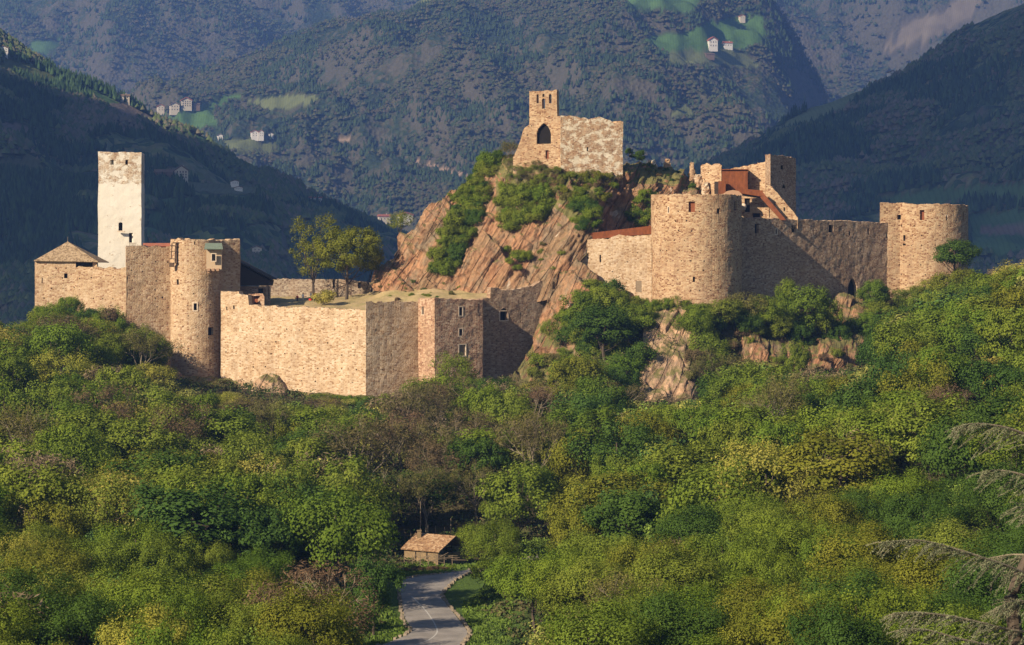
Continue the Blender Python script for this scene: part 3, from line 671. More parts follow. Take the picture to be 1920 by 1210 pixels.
    for i in range(ni - 1):
        for j in range(nj - 1):
            if not solid[i, j]: continue
            d = dep(i, j)
            if not (d >= thick - 1e-6): F_.append([vid(i, j, d), vid(i + 1, j, d), vid(i + 1, j + 1, d), vid(i, j + 1, d)])
            if d > 0:
                if dep(i - 1, j) < d: F_.append([vid(i, j, 0), vid(i, j, d), vid(i, j + 1, d), vid(i, j + 1, 0)])
                if dep(i + 1, j) < d: F_.append([vid(i + 1, j, d), vid(i + 1, j, 0), vid(i + 1, j + 1, 0), vid(i + 1, j + 1, d)])
                if dep(i, j - 1) < d: F_.append([vid(i, j, 0), vid(i + 1, j, 0), vid(i + 1, j, d), vid(i, j, d)])
                if dep(i, j + 1) < d: F_.append([vid(i, j + 1, d), vid(i + 1, j + 1, d), vid(i + 1, j + 1, 0), vid(i, j + 1, 0)])
            if d < thick - 1e-6: F_.append([vid(i + 1, j, thick), vid(i, j, thick), vid(i, j + 1, thick), vid(i + 1, j + 1, thick)])
    for i in range(ni - 1): F_.append([vid(i, nj - 1, 0), vid(i + 1, nj - 1, 0), vid(i + 1, nj - 1, thick), vid(i, nj - 1, thick)])
    if not path.closed:
        for j in range(nj - 1):
            F_.append([vid(0, j, thick), vid(0, j, 0), vid(0, j + 1, 0), vid(0, j + 1, thick)])
            F_.append([vid(ni - 1, j, 0), vid(ni - 1, j, thick), vid(ni - 1, j + 1, thick), vid(ni - 1, j + 1, 0)])
    va = np.array(V_); out = []
    for f in F_:
        g = [f[0]]
        for q in f[1:]:
            if np.abs(va[q] - va[g[-1]]).sum() > 1e-4: g.append(q)
        if np.abs(va[g[0]] - va[g[-1]]).sum() < 1e-4: g = g[:-1]
        if len(g) >= 3 and len(set(g)) == len(g): out.append(g)
    me = mesh_np(name, va, out, mat, False, None, np.array(UV))
    o = link(name, me, parent)
    # window fills
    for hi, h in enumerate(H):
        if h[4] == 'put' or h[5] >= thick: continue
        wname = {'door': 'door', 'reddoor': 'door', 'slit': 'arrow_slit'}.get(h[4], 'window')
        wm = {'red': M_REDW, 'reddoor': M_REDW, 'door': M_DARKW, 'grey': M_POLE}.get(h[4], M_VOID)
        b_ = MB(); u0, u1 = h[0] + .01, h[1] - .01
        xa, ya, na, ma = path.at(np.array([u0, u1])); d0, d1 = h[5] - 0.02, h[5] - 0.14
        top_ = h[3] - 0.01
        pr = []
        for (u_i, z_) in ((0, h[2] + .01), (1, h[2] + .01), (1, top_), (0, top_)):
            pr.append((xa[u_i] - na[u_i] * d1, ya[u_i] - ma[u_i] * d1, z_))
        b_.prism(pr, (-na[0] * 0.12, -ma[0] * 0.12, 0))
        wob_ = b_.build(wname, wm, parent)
    return o
def frame(parent, path, px0, px1, py0, py1, w_=0.2, proud=0.05, mat=None):
    u0, Y0 = path.uY(px0); u1, Y1 = path.uY(px1); z0, z1 = Zz(py1, Y0), Zz(py0, Y0); b_ = MB()
    for (ua, ub, za, zb) in ((u0 - w_, u0, z0 - w_, z1 + w_), (u1, u1 + w_, z0 - w_, z1 + w_), (u0, u1, z1, z1 + w_), (u0, u1, z0 - w_, z0)):
        x, y, nx, ny = path.at(np.array([ua, ub])); pr = [(x[0] + nx[0] * proud, y[0] + ny[0] * proud, za), (x[1] + nx[1] * proud, y[1] + ny[1] * proud, za), (x[1] + nx[1] * proud, y[1] + ny[1] * proud, zb), (x[0] + nx[0] * proud, y[0] + ny[0] * proud, zb)]
        b_.prism(pr, (-nx[0] * 0.3, -ny[0] * 0.3, 0))
    b_.build('window_frame', mat or M_FRAME, parent)
def roof_mesh(parent, tris, mat, name='roof', th=0.15):
    """each face: list of 3-D points (outer), gets uv in metres"""
    V_, F_, UV = [], [], []
    for f in tris:
        f = [np.array(p, float) for p in f]; e = f[1] - f[0]; e /= np.linalg.norm(e); n = np.cross(e, f[-1] - f[0]); n /= np.linalg.norm(n); g = np.cross(n, e)
        b = len(V_)
        for p in f: V_.append(p); UV.append(((p - f[0]) @ e, (p - f[0]) @ g))
        for p in f: V_.append(p - n * th); UV.append(((p - f[0]) @ e, (p - f[0]) @ g))
        k = len(f); F_.append([b + i for i in range(k)]); F_.append([b + k + i for i in range(k)][::-1])
        for i in range(k): F_.append([b + i, b + k + i, b + k + (i + 1) % k, b + (i + 1) % k])
    return link(name, mesh_np(name, np.array(V_), F_, mat, False, None, np.array(UV)), parent)

W, D_, S = 'win', 0.9, 'slit'
# 1 pyramid roofed gatehouse
t = thing('gatehouse', 'stone house with a pyramid shingle roof at the left end of the castle', 'building', V(105, 600, 455))
p = Path([P2(66, 462), P2(66, 452), P2(182, 451), P2(182, 462)], True)
build_wall(t, p, [(60, 488), (190, 490)], [(66, 640)], M_LEFT, [(142, 181, 489, 502, 'dark', 0.9), (120, 127, 513, 522, W, D_), (78, 80, 521, 531, S, .5)], 1.0, rag=0.05, putlog=(70, 140, 492, 560, 2.4, 2.0, .7), seed=1)
ap = V(127, 453, 457); ea = [V(63, 489, 451.3), V(184, 491, 450.3), np.array([X(184, 450.3), 462.6, Zz(491, 450.3)]), np.array([X(63, 451.3), 462.6, Zz(489, 451.3)])]
roof_mesh(t, [[ea[0], ea[1], ap], [ea[1], ea[2], ap], [ea[2], ea[3], ap], [ea[3], ea[0], ap]], M_SHING)
MB().tube([ap, ap + [0, 0, 1.0]], [0.06, 0.03], 6).build('finial', M_POLE, t)
# 2 low wall in front of white tower
t = thing('curtain_wall', 'low stone wall between the pyramid roofed house and the middle wall, trees at its foot', 'wall', V(190, 600, 449))
p = Path([P2(143, 450.2), P2(237, 447)])
build_wall(t, p, [(143, 501), (237, 503)], [(143, 640)], M_LEFT, [], 1.2, putlog=(146, 234, 505, 560, 2.4, 2.0, .4), seed=2)
# 3 white tower
t = thing('square_tower', 'tall square tower with a whitewashed shaft and bare stone top', 'tower', V(228, 560, 470))
a = P2(184, 467.3); b = P2(265, 468.1); nv = np.array([b[0] - a[0], b[1] - a[1]]); bk = np.array([-nv[1], nv[0]])
p = Path([(a[0] + bk[0], a[1] + bk[1]), a, b, (b[0] + bk[0], b[1] + bk[1])], True)
wt = build_wall(t, p, [(184, 285), (265, 286)], [(184, 600)], M_WHITE, [(207, 213, 300, 309, W, D_), (235, 241, 300, 309, W, D_), (222, 230, 417, 433, 'round', 0.9), (242, 250, 437, 455, 'door', 0.7), (269, 270.5, 390, 402, S, .4)], 1.4, rag=0.12, seed=3, rough=0.03)
MB().box(V(227, 434, 466.9), (1.6, 0.6, 0.25)).build('window_sill', M_FRAME, t)
b_ = MB()
for k in range(5): b_.box(V(243 + k * 2.6, 459 + k * 0.0, 466.8) + [0, 0, -0.2], (0.08, 0.08, 1.0))
b_.box(V(249, 456, 466.8), (1.6, 0.08, 0.08)); b_.box(V(249, 463, 466.6), (1.8, 1.0, 0.15)); b_.build('balcony', M_POLE, t)
# bare stone upper band: a thin course of rough stones round the head of the tower
# 4 middle wall
t = thing('curtain_wall', 'high buff wall joining the white tower to the left round tower', 'wall', V(280, 620, 447))
p = Path([P2(236, 456), P2(236, 447.0), P2(325, 450.6)])
build_wall(t, p, [(236, 463), (322, 461)], [(236, 700)], M_LEFT, [(303, 306, 556, 560, W, .4)], 1.3, putlog=(240, 320, 470, 610, 2.6, 1.9, .55), seed=4)
tb = thing('roof_behind_wall', 'low red brown roof showing above the middle wall', 'roof', V(295, 470, 452))
roof_mesh(tb, [[V(268, 461, 451), V(324, 461, 451), V(324, 456, 455), V(268, 456, 455)], [V(268, 456, 455), V(324, 456, 455), V(324, 468, 459), V(268, 468, 459)]], M_TILER)
# 5 left round tower
t = thing('round_tower', 'slim horseshoe tower with an oriel, round below and flat topped', 'tower', V(368, 720, 450))
arc = arcpts(367.5, 450.5, 47.5, -88, 88, 22)
p = Path([(arc[0][0], 461), *arc, P2(418, 451.2), P2(450, 453.2), P2(450, 461)], True)
build_wall(t, p, [(318, 450), (345, 449), (385, 450), (418, 450), (450, 450)], [(320, 745)], M_LEFT, [(363, 369, 569, 582, W, D_), (331, 335, 524, 534, W, .5), (390, 400, 614, 629, W, .8), (364, 366, 453, 459, W, .4)], 1.2, putlog=(326, 412, 540, 715, 2.5, 2.2, .9), seed=5)
frame(t, p, 363, 369, 569, 582, 0.22)
# oriel
orl = p.uY(400); nx_, ny_ = 0.45, -0.89
oc = V(400.5, 486, 444.6)
b_ = MB(); b_.box(oc + [0, 0.6, 0], (3.0, 2.6, 4.1), 0.12)
ob = b_.build('oriel', M_LEFT, t)
b_ = MB(); b_.box(V(400.5, 483, 443.27), (0.7, 0.06, 1.35), 0.12); b_.build('window', M_VOID, ob).location = Vector((0, 0, 0))
b_ = MB()
for dx, dz_, sx_, sz_ in ((-.45, 0, .18, 1.7), (.45, 0, .18, 1.7), (0, .77, 1.08, .18), (0, -.77, 1.08, .18)): b_.box(V(400.5, 483, 443.25) + [dx, 0.12 * dx, dz_], (sx_, .1, sz_), 0.12)
b_.build('window_frame', M_FRAME, ob).location = Vector((0, 0, 0))
roof_mesh(ob, [[V(383, 467, 442.6), V(418, 467, 442.9), V(416, 456, 446.2), V(385, 456, 446)]], M_COPPER, 'oriel_roof', 0.12).location = Vector((0, 0, 0))
for cxp in (391, 399.5, 408):
    b_ = MB(); b_.box(V(cxp, 506, 444.6), (0.55, 2.0, 0.5), .12); b_.box(V(cxp, 510, 445), (0.45, 1.4, 0.5), .12); b_.build('corbel', M_RED, ob).location = Vector((0, 0, 0))
# hanging timber privy
b_ = MB()
pb = V(326, 480, 446.2)
for dx, dz_, sx_, sz_, rr in ((-.45, .9, .16, 3.2, .05), (.45, .4, .16, 4.0, -.04), (0, 2.0, 1.4, .18, .1), (0, .9, 1.3, .14, -.1), (-.1, -.6, 1.5, .16, .06), (.2, -1.4, .9, .16, -.05), (-.4, -1.8, 1.0, .9, 0.03)):
    b_.box(pb + [dx, -0.2 if sz_ < 1 else 0, dz_], (sx_, .5, sz_), .3, rr)
b_.box(pb + [.35, .1, 2.6], (1.2, .8, .2), .3); b_.build('hanging_timber_privy', M_WOOD, t)
# 6 long front wall with corner
t = thing('curtain_wall', 'long pale front wall whose corner turns into a shaded face', 'wall', V(600, 740, 432))
p = Path([P2(414, 447), P2(686, 428.5), P2(786, 434.5)])
build_wall(t, p, [(414, 547), (447, 548), (448, 552), (464, 553), (467, 573), (540, 575), (685, 581), (686, 566), (707, 566), (785, 567)], [(686, 790)], M_FRONT,
  [(424, 426, 575, 582, W, .4), (437, 440, 573, 580, W, .4)], 1.4, putlog=(420, 780, 592, 735, 3.0, 2.5, .62), seed=6, rag=.24)
t2 = thing('brick_shed', 'small ruined brick shed with a red inside on the left end of the front wall', 'building', V(478, 572, 449))
p = Path([P2(466, 451.5), P2(466, 446.8), P2(496, 445.4), P2(496, 451.5)])
build_wall(t2, p, [(460, 553), (466, 552), (470, 551), (493, 552), (496, 556)], [(466, 590)], M_RED, [(469, 489, 555, 571, 'reddoor', 1.2)], 1.6, du=.4, dz=.4, rag=.25, seed=61)
# 7 projecting bay
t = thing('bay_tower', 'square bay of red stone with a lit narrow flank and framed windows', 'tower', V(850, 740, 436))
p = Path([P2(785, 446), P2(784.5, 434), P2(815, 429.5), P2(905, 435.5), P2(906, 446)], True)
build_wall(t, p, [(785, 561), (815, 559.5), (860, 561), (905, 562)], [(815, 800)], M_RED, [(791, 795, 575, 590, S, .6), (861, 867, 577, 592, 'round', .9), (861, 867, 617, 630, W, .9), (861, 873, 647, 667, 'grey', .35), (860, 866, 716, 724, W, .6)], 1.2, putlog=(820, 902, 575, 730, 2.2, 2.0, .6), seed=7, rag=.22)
frame(t, p, 861, 867, 576, 592, .2); frame(t, p, 861, 867, 617, 630, .2); frame(t, p, 861, 873, 647, 667, .22); frame(t, p, 791, 795, 575, 590, .15)
# 8 wall with arched window, rising to the rock
t = thing('curtain_wall', 'stepped wall with an arched opening running from the bay up to the rock', 'wall', V(970, 700, 446))
p = Path([P2(904, 441), P2(1038, 451)])
build_wall(t, p, [(904, 561), (919, 561), (920, 541), (935, 542), (975, 542), (1000, 537), (1012, 528), (1038, 524)], [(904, 790)], M_CURT, [(938, 951, 578, 601, 'round', .9), (1026, 1029, 527, 531, W, .4)], 1.3, putlog=(910, 1000, 570, 640, 2.4, 2.0, .5), seed=8)
frame(t, p, 937.5, 952, 584, 601, .2)
# 9 wall left of the big tower
t = thing('curtain_wall', 'pale patchy wall climbing from the rock to the big round tower', 'wall', V(1140, 560, 449))
p = Path([P2(1044, 454.5), P2(1228, 451.5)])
build_wall(t, p, [(1044, 474), (1052, 464), (1060, 457), (1095, 450), (1140, 448), (1160, 441), (1190, 443), (1222, 440)], [(1044, 640)], M_FRONT, [(1124, 1127, 478, 492, S, .5), (1192, 1203, 527, 548, 'grey', .25), (1101, 1104, 482, 486, W, .4)], 1.3, putlog=(1070, 1218, 462, 530, 2.6, 2.0, .35), seed=9, rag=.22)
# 10 big round tower
t = thing('round_tower', 'huge round tower of warm stone at the middle of the right castle wing', 'tower', V(1306, 580, 452))
p = Path(arcpts(1306, 452.5, 84.5, -180, 180, 72)[:-1], True)
build_wall(t, p, [(1220, 366), (1306, 365), (1392, 367)], [(1306, 640)], M_STONE, [(1291, 1303, 378, 398, 'red', .7), (1344, 1350, 391, 401, W, D_), (1252.5, 1254.5, 389, 399, S, .4), (1376, 1382, 378, 395, W, .8), (1299, 1303, 519, 529, S, .6), (1224, 1227, 378, 385, W, .5)], 1.8, putlog=(1230, 1386, 388, 545, 2.5, 2.0, .85), seed=10, rag=.23)
frame(t, p, 1252.5, 1254.5, 388.5, 399.5, .12)
# 11 long right curtain wall
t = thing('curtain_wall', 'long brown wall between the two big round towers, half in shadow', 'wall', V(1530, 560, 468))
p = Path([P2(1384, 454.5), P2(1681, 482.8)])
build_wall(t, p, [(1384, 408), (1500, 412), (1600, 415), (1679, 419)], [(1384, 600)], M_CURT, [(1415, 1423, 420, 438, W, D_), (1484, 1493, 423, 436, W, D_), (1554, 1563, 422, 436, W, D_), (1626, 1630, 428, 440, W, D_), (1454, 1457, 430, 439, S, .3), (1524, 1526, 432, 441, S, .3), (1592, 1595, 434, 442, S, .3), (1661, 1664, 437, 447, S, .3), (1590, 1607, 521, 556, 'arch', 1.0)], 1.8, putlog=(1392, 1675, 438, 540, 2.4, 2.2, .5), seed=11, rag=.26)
frame(t, p, 1454, 1457, 430, 439, .15)
# 12 right tower
t = thing('round_tower', 'squat round tower at the far right end of the castle behind a dark green tree', 'tower', V(1732, 560, 488))
arc = arcpts(1733, 488, 81, -75, 180, 50)
p = Path([P2(1650, 498), P2(1651, 481), *arc[6:-4]], True)
build_wall(t, p, [(1645, 382), (1690, 381.5), (1740, 383), (1820, 386)], [(1732, 640)], M_STONE, [(1682, 1689, 403, 412, W, D_), (1725, 1733, 394, 413, 'red', .7), (1693.5, 1697.5, 441, 452, W, .7), (1692.5, 1698, 457, 460.5, W, .7), (1773.5, 1776, 404, 414, S, .4), (1805, 1808, 398, 414, W, .6)], 1.8, putlog=(1682, 1800, 420, 515, 2.5, 2.1, .8), seed=12, rag=.23)
frame(t, p, 1773.5, 1776, 404, 414, .12)
# 13 upper gate complex
t = thing('ruined_wall', 'broken stone block with a ragged right edge left of the rusty steel box', 'wall', V(1335, 370, 478))
p = Path([P2(1314, 486), P2(1314, 478), P2(1353, 474), P2(1354, 482)])
build_wall(t, p, [(1310, 312), (1316, 309), (1340, 308), (1350, 307), (1353, 310)], [(1314, 390)], M_STONE, [], 1.4, du=.4, dz=.4, rag=.3, seed=13, putlog=(1318, 1350, 320, 350, 2, 1.5, .5))
t = thing('ruined_wall', 'sunlit wall with a sloping top behind the rusty steel box', 'wall', V(1395, 400, 475))
p = Path([P2(1352, 477), P2(1436, 471)])
build_wall(t, p, [(1352, 323), (1358, 318), (1395, 312), (1419, 307), (1420, 306), (1436, 304)], [(1352, 430)], M_STONE, [], 1.4, rag=.25, seed=14, putlog=(1405, 1434, 318, 360, 1.6, 1.8, .5))
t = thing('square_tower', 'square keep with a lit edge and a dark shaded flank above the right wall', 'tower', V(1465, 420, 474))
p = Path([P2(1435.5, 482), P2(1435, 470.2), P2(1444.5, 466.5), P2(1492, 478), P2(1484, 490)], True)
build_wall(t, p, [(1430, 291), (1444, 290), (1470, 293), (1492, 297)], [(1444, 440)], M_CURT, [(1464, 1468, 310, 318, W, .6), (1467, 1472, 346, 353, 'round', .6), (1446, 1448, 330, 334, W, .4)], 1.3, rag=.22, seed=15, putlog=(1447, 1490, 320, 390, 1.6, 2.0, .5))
t = thing('buttress_wall', 'sloping stair wall descending right from the keep to the curtain wall', 'wall', V(1470, 415, 465))
p = Path([P2(1436, 466.4), P2(1499, 464.5)])
build_wall(t, p, [(1436, 344), (1441, 347), (1448, 351), (1475, 382), (1499, 412)], [(1436, 430)], M_STONE, [(1469, 1472, 389, 396, W, .3)], 1.0, du=.35, dz=.35, rag=.25, seed=16)
t = thing('ruined_wall', 'low lit wall under the rusty footbridge beside the big round tower', 'wall', V(1425, 412, 467))
p = Path([P2(1388, 468), P2(1442, 466)])
build_wall(t, p, [(1388, 366), (1400, 368), (1442, 369)], [(1388, 430)], M_STONE, [(1396, 1406, 372, 398, 'dark', .7), (1411, 1425, 400, 412, 'dark', .6)], 1.0, rag=.2, seed=17, du=.5, dz=.5)
t = thing('steel_box_room', 'rust coloured steel box room set into the ruin beside the upper wall', 'building', V(1376, 366, 472))
b_ = MB(); c0 = V(1378, 343, 471.5); b_.box(c0, (5.4, 4.0, 4.9), -.12); b_.build('steel_room', M_RUST, t)
b_ = MB(); b_.box(V(1354, 353, 468.3), (1.5, 1.6, 2.9), -.12); b_.build('steel_porch', M_RUST, t)
b_ = MB(); b_.box(V(1343.5, 353, 469.2), (0.9, .3, 2.7), -.12); b_.build('porch_side', M_DARKW, t)
b_ = MB(); b_.box(V(1395, 349, 469.4), (1.2, .12, 1.6), -.12); b_.build('door', M_DARKW, t)
b_ = MB(); b_.box(V(1378, 319, 471.3), (5.7, 4.3, .18), -.12); b_.build('roof_edge', M_RUSTD, t)
t = thing('steel_footbridge', 'rusty steel footbridge and stair leading down from the steel box room', 'bridge', V(1420, 370, 464))
b_ = MB(); b_.prism([V(1391, 354, 463.5), V(1391, 363, 463.5), V(1428, 369, 463), V(1431, 357.5, 463)], (0, 1.4, 0)); b_.build('balustrade', M_RUST, t)
b_ = MB(); b_.prism([V(1392, 364, 464), V(1392, 367, 464), V(1428, 372, 463.5), V(1428, 369.5, 463.5)], (0, 1.4, 0)); b_.build('deck', M_DARKW, t)
b_ = MB(); b_.prism([V(1428, 358, 463.1), V(1426, 371, 463.1), V(1464, 413, 461), V(1474, 413, 461)], (0, .25, 0)); b_.build('stair_balustrade', M_RUSTD, t)
b_ = MB()
for k in range(9): b_.box(V(1431 + k * 4.4, 372 + k * 4.6, 463.5 - k * .2) + [0, .6, 0], (.6, 1.2, .12))
b_.build('stair', M_RUSTD, t)
# white dome
b_ = MB(); c0 = V(1394, 387, 460); R_ = .62
for k in range(8):
    for j in range(5):
        pass
rings = [(math.sin(a_), math.cos(a_)) for a_ in np.linspace(0.02, math.pi - .6, 9)]
b_.tube([c0 + [0, 0, R_ * cz_] for sz__, cz_ in rings], [R_ * sz__ for sz__, cz_ in rings], 14); b_.box(c0 + [0, 0, -.62], (.8, .8, .25))
dm = b_.build('stone_ball', M_FRAME, smooth=True); tag(dm, 'pale round stone ball standing on the wall right of the big round tower', 'ornament')
t = thing('ruined_arch', 'humped broken vault of masonry behind the rim of the big round tower', 'ruin', V(1375, 365, 461))
vs = [V(1355, 372, 462), V(1357, 364, 462), V(1364, 358.5, 462), V(1374, 356.5, 462), (V(1385, 358.5, 462)), V(1391, 364, 462), V(1393, 372, 462)]
b_ = MB(); b_.prism(vs, (0, 2.5, 0)); b_.build('vault', M_RED, t)
# ruined stubs
def stub(px, pyt, pyb, Y, wpx, seed, label, mat=M_STONE):
    t = thing('ruined_stub', label, 'ruin', V(px, pyb, Y)); rg = np.random.default_rng(seed)
    n = 12; V_ = []; levels = 9
    for k in range(levels):
        f_ = k / (levels - 1); r = wpx * Y / F / 2 * (1 - 0.45 * f_) ; z = Zz(pyb + 5 + (pyt - pyb - 5) * f_, Y)
        for q in range(n):
            a_ = q * 2 * math.pi / n; rr = r * rg.uniform(.75, 1.2)
            V_.append((X(px, Y) + rr * math.cos(a_) + rg.normal(0, .05), Y + rr * math.sin(a_), z + rg.normal(0, .1)))
    F_ = [[k * n + q, k * n + (q + 1) % n, (k + 1) * n + (q + 1) % n, (k + 1) * n + q] for k in range(levels - 1) for q in range(n)] + [[(levels - 1) * n + q for q in range(n)]]
    link('masonry', mesh_np('masonry', np.array(V_), F_, mat, False, None, np.array([(v[0], v[2]) for v in V_])), t)
stub(1298, 305, 335, 480, 13, 1, 'thin leaning finger of ruined wall at the end of the rock crest')
stub(1309, 328, 365, 478, 24, 2, 'pale rubble heap below the finger of ruined wall', M_CHAP)
stub(1322, 342, 368, 476, 20, 3, 'small ragged rubble pile beside the broken stone block', M_CHAP)
stub(1251, 299, 312, 486, 16, 4, 'small low stub of wall on the rock crest right of the chapel')
stub(1222, 301, 312, 486, 24, 5, 'flat heap of pale stones on the crest near the chapel', M_CHAP)
# 14 chapel ruin
t = thing('chapel_ruin', 'ruined chapel with a bell tower and a pointed arch on top of the rock', 'ruin', V(1060, 300, 470))
p = Path([P2(962, 471), P2(1053, 467.5)])
build_wall(t, p, [(962, 296), (970, 280), (976, 262), (981, 245), (984, 240), (992, 234), (992.6, 171), (1044, 170.5), (1044.6, 219), (1053, 218)], [(962, 330)], M_STONE,
  [(1006, 1033, 231, 270, 'arch', .9), (1006, 1010, 177, 194, W, 9), (1017, 1021, 176, 182, 'round', 9), (1016, 1022, 185, 204, 'round', 9), (1029, 1034, 177, 194, 'round', 9), (1023, 1029, 282, 298, 'reddoor', .5)], 1.3, du=.4, dz=.4, rag=.22, seed=18, name='bell_wall', putlog=(985, 1050, 208, 285, 2.0, 1.9, .35))
p = Path([P2(1051, 478), P2(1051, 466.8), P2(1168, 469.5), P2(1167, 478)])
build_wall(t, p, [(1046, 219), (1051, 220), (1060, 216), (1075, 219), (1100, 221), (1105, 224), (1128, 220), (1140, 226), (1155, 230), (1157, 227), (1168, 228)], [(1051, 345)], M_CHAP, [(1100, 1102.5, 276, 284, W, .5)], 1.2, du=.5, dz=.5, rag=.3, seed=19, name='nave_wall')
# 15 back courtyard
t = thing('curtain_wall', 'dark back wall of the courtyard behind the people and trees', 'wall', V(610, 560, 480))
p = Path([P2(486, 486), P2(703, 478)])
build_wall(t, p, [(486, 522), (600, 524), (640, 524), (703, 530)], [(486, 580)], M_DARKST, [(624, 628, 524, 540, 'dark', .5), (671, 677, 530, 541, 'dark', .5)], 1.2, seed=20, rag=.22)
t = thing('barn', 'dark timber barn with a sloping roof beside the left round tower', 'building', V(478, 560, 462))
b_ = MB(); b_.prism([V(440, 549, 460), V(440, 492, 460), V(505, 526, 460), V(503, 536, 460), V(452, 537, 460), V(452, 549, 460)][:4] + [V(440, 536, 460)], (0, 9, 0)); b_.build('gable', M_DARKW, t)
roof_mesh(t, [[V(440, 486, 459.4), V(510, 523, 459.4), V(510, 523, 459.4) + [0, 10.5, 0], V(440, 486, 459.4) + [0, 10.5, 0]]], M_DARKW, 'roof', .2)
p = Path([P2(440, 461), P2(507, 460), P2(507, 468)])
build_wall(t, p, [(440, 537), (507, 537)], [(440, 590)], M_CURT, [(484, 498, 541, 565, 'dark', .8)], .9, seed=21, rag=.03)
MB().tube([V(506, 527, 459.3), V(503, 537, 459.6), V(503, 560, 459.6)], [.07] * 3, 6).build('downpipe', M_DARKW, t)
# long rusty ramp
t = thing('steel_ramp', 'long rusty steel ramp parapet rising to the big round tower from the left', 'ramp', V(1160, 450, 455))
b_ = MB(); b_.prism([V(1099, 438, 454.5), V(1099, 450, 454.5), V(1226, 438.5, 453), V(1226, 423, 453)], (0, .12, 0)); b_.build('parapet', M_RUST, t)
b_ = MB(); b_.prism([V(1099, 448.5, 454.8), V(1099, 450.5, 454.8), V(1226, 439, 453.3), V(1226, 437, 453.3)], (0, 2.0, 0)); b_.build('deck', M_DARKW, t)

# ------------------------------------------------------------------ rock
def crcol(cols, nu, nv):
    R = []
    for c in cols:
        p = np.array([V(*q) for q in c]); q = catmull(p, 12); s = np.concatenate([[0], np.cumsum(np.linalg.norm(np.diff(q, axis=0), axis=1))]); s /= s[-1]
        R.append(np.stack([np.interp(np.linspace(0, 1, nv), s, q[:, k]) for k in range(3)], -1))
    R = np.array(R); out = catmull(R.reshape(len(R), -1), max(2, nu // (len(R) - 1))).reshape(-1, nv, 3); return out
def rockloft(name, cols, nu, nv, amp, mat, seed=0, back=None, veg=None, lean=30, taper=True):
    G = crcol(cols, nu, nv)
    du_ = np.gradient(G, axis=0); dv = np.gradient(G, axis=1); n = np.cross(du_, dv); n /= np.linalg.norm(n, axis=2, keepdims=True) + 1e-9
    if n[..., 1].mean() > 0: n = -n
    ca, sa = math.cos(math.radians(lean)), math.sin(math.radians(lean))
    A = G[..., 0] * ca - G[..., 2] * sa; B = G[..., 0] * sa + G[..., 2] * ca; Y = G[..., 1]
    d = amp * (1.0 * ridged(A / 7 + seed, Y / 40, B / 22, 3) - .5) + amp * .3 * ridged(A / 1.6 + seed, Y / 30, B / 8, 2) + amp * .4 * fbm(A / 2.2 + seed, Y / 4, B / 4, 3)
    def hsh(p, q, s_): v_ = np.sin(p * 127.1 + q * 311.7 + s_ * 74.7 + seed) * 43758.5453; return (v_ - np.floor(v_)) * 2 - 1
    wa = A + 1.0 * pn(A / 7, B / 9, seed + 1.3) + .5 * pn(A / 2.5, B / 3, seed); wb = B + 2.0 * pn(A / 4, B / 12, seed + 4.1) + .25 * A
    for (ca_, cb_, am) in ((5.2, 7.5, 1.35), (2.1, 3.6, .65), (.9, 1.5, .28)):
        b1 = np.floor(wa / ca_); b2 = np.floor(wb / cb_ + hsh(b1, 0, 1) * 3); d = d + amp * am * hsh(b1, b2, ca_)
    if taper:
        e = np.minimum(np.linspace(0, 1, G.shape[1]) * 8, 1)[None, :]; d = d * e
    G = G + n * d[..., None]
    if back is not None:
        rows = [G]
        top = G[:, -1:, :]
        for k in range(1, 7):
            q = top.copy(); q[..., 1] += back * k / 6; q[..., 2] -= back * 1.3 * (k / 6) ** 1.3; rows.append(q)
        G = np.concatenate(rows, 1)
    ni, nj = G.shape[:2]; idx = np.arange(ni * nj).reshape(ni, nj)
    v = G.reshape(-1, 3); vg = np.zeros(len(v), np.float32)
    ppx = HX + F * v[:, 0] / v[:, 1]; ppy = HY - F * v[:, 2] / v[:, 1]
    for poly, a_ in (veg or []): vg[in_poly(ppx, ppy, poly)] = a_
    me = mesh_np(name, v, np.stack([idx[:-1, :-1], idx[1:, :-1], idx[1:, 1:], idx[:-1, 1:]], -1).reshape(-1, 4), mat, False, {'veg': ('FLOAT', vg)})
    return tag(link(name, me), kind='structure')
HILL = [
 [(700,545,466),(703,528,470),(706,515,474)],
 [(722,548,462),(728,515,467),(738,482,474)],
 [(752,556,460),(764,490,465),(772,425,474)],
 [(790,556,459),(803,460,464),(797,388,474)],
 [(825,556,458),(838,455,463),(822,370,475)],
 [(862,556,456),(872,470,461),(852,372,476)],
 [(890,568,454),(898,480,458),(885,420,466),(872,366,477)],
 [(925,568,452),(930,490,456),(915,400,465),(905,312,479)],
 [(975,568,450),(980,490,455),(970,390,463),(950,330,470),(938,291,480)],
 [(1030,560,448),(1035,490,453),(1020,400,461),(1000,340,467),(995,297,474),(995,292,480)],
 [(1062,520,450),(1075,440,455),(1060,400,460),(1050,350,464),(1050,318,467),(1050,300,478)],
 [(1110,470,454),(1120,430,458),(1120,390,462),(1120,350,465),(1120,322,467),(1120,302,478)],
 [(1155,470,458),(1160,435,466),(1165,395,468.5),(1172,345,468.5),(1172,314,472),(1175,298,481)],
 [(1215,470,460),(1220,430,469),(1225,380,470),(1225,345,471),(1222,314,478),(1220,303,486)],
 [(1270,440,464),(1275,400,468),(1278,362,471.5),(1278,335,478),(1275,318,486)],
 [(1325,420,468),(1330,395,472),(1325,365,477),(1310,345,484)],
 [(1365,420,470),(1365,390,474),(1360,370,478),(1350,365,484)]]
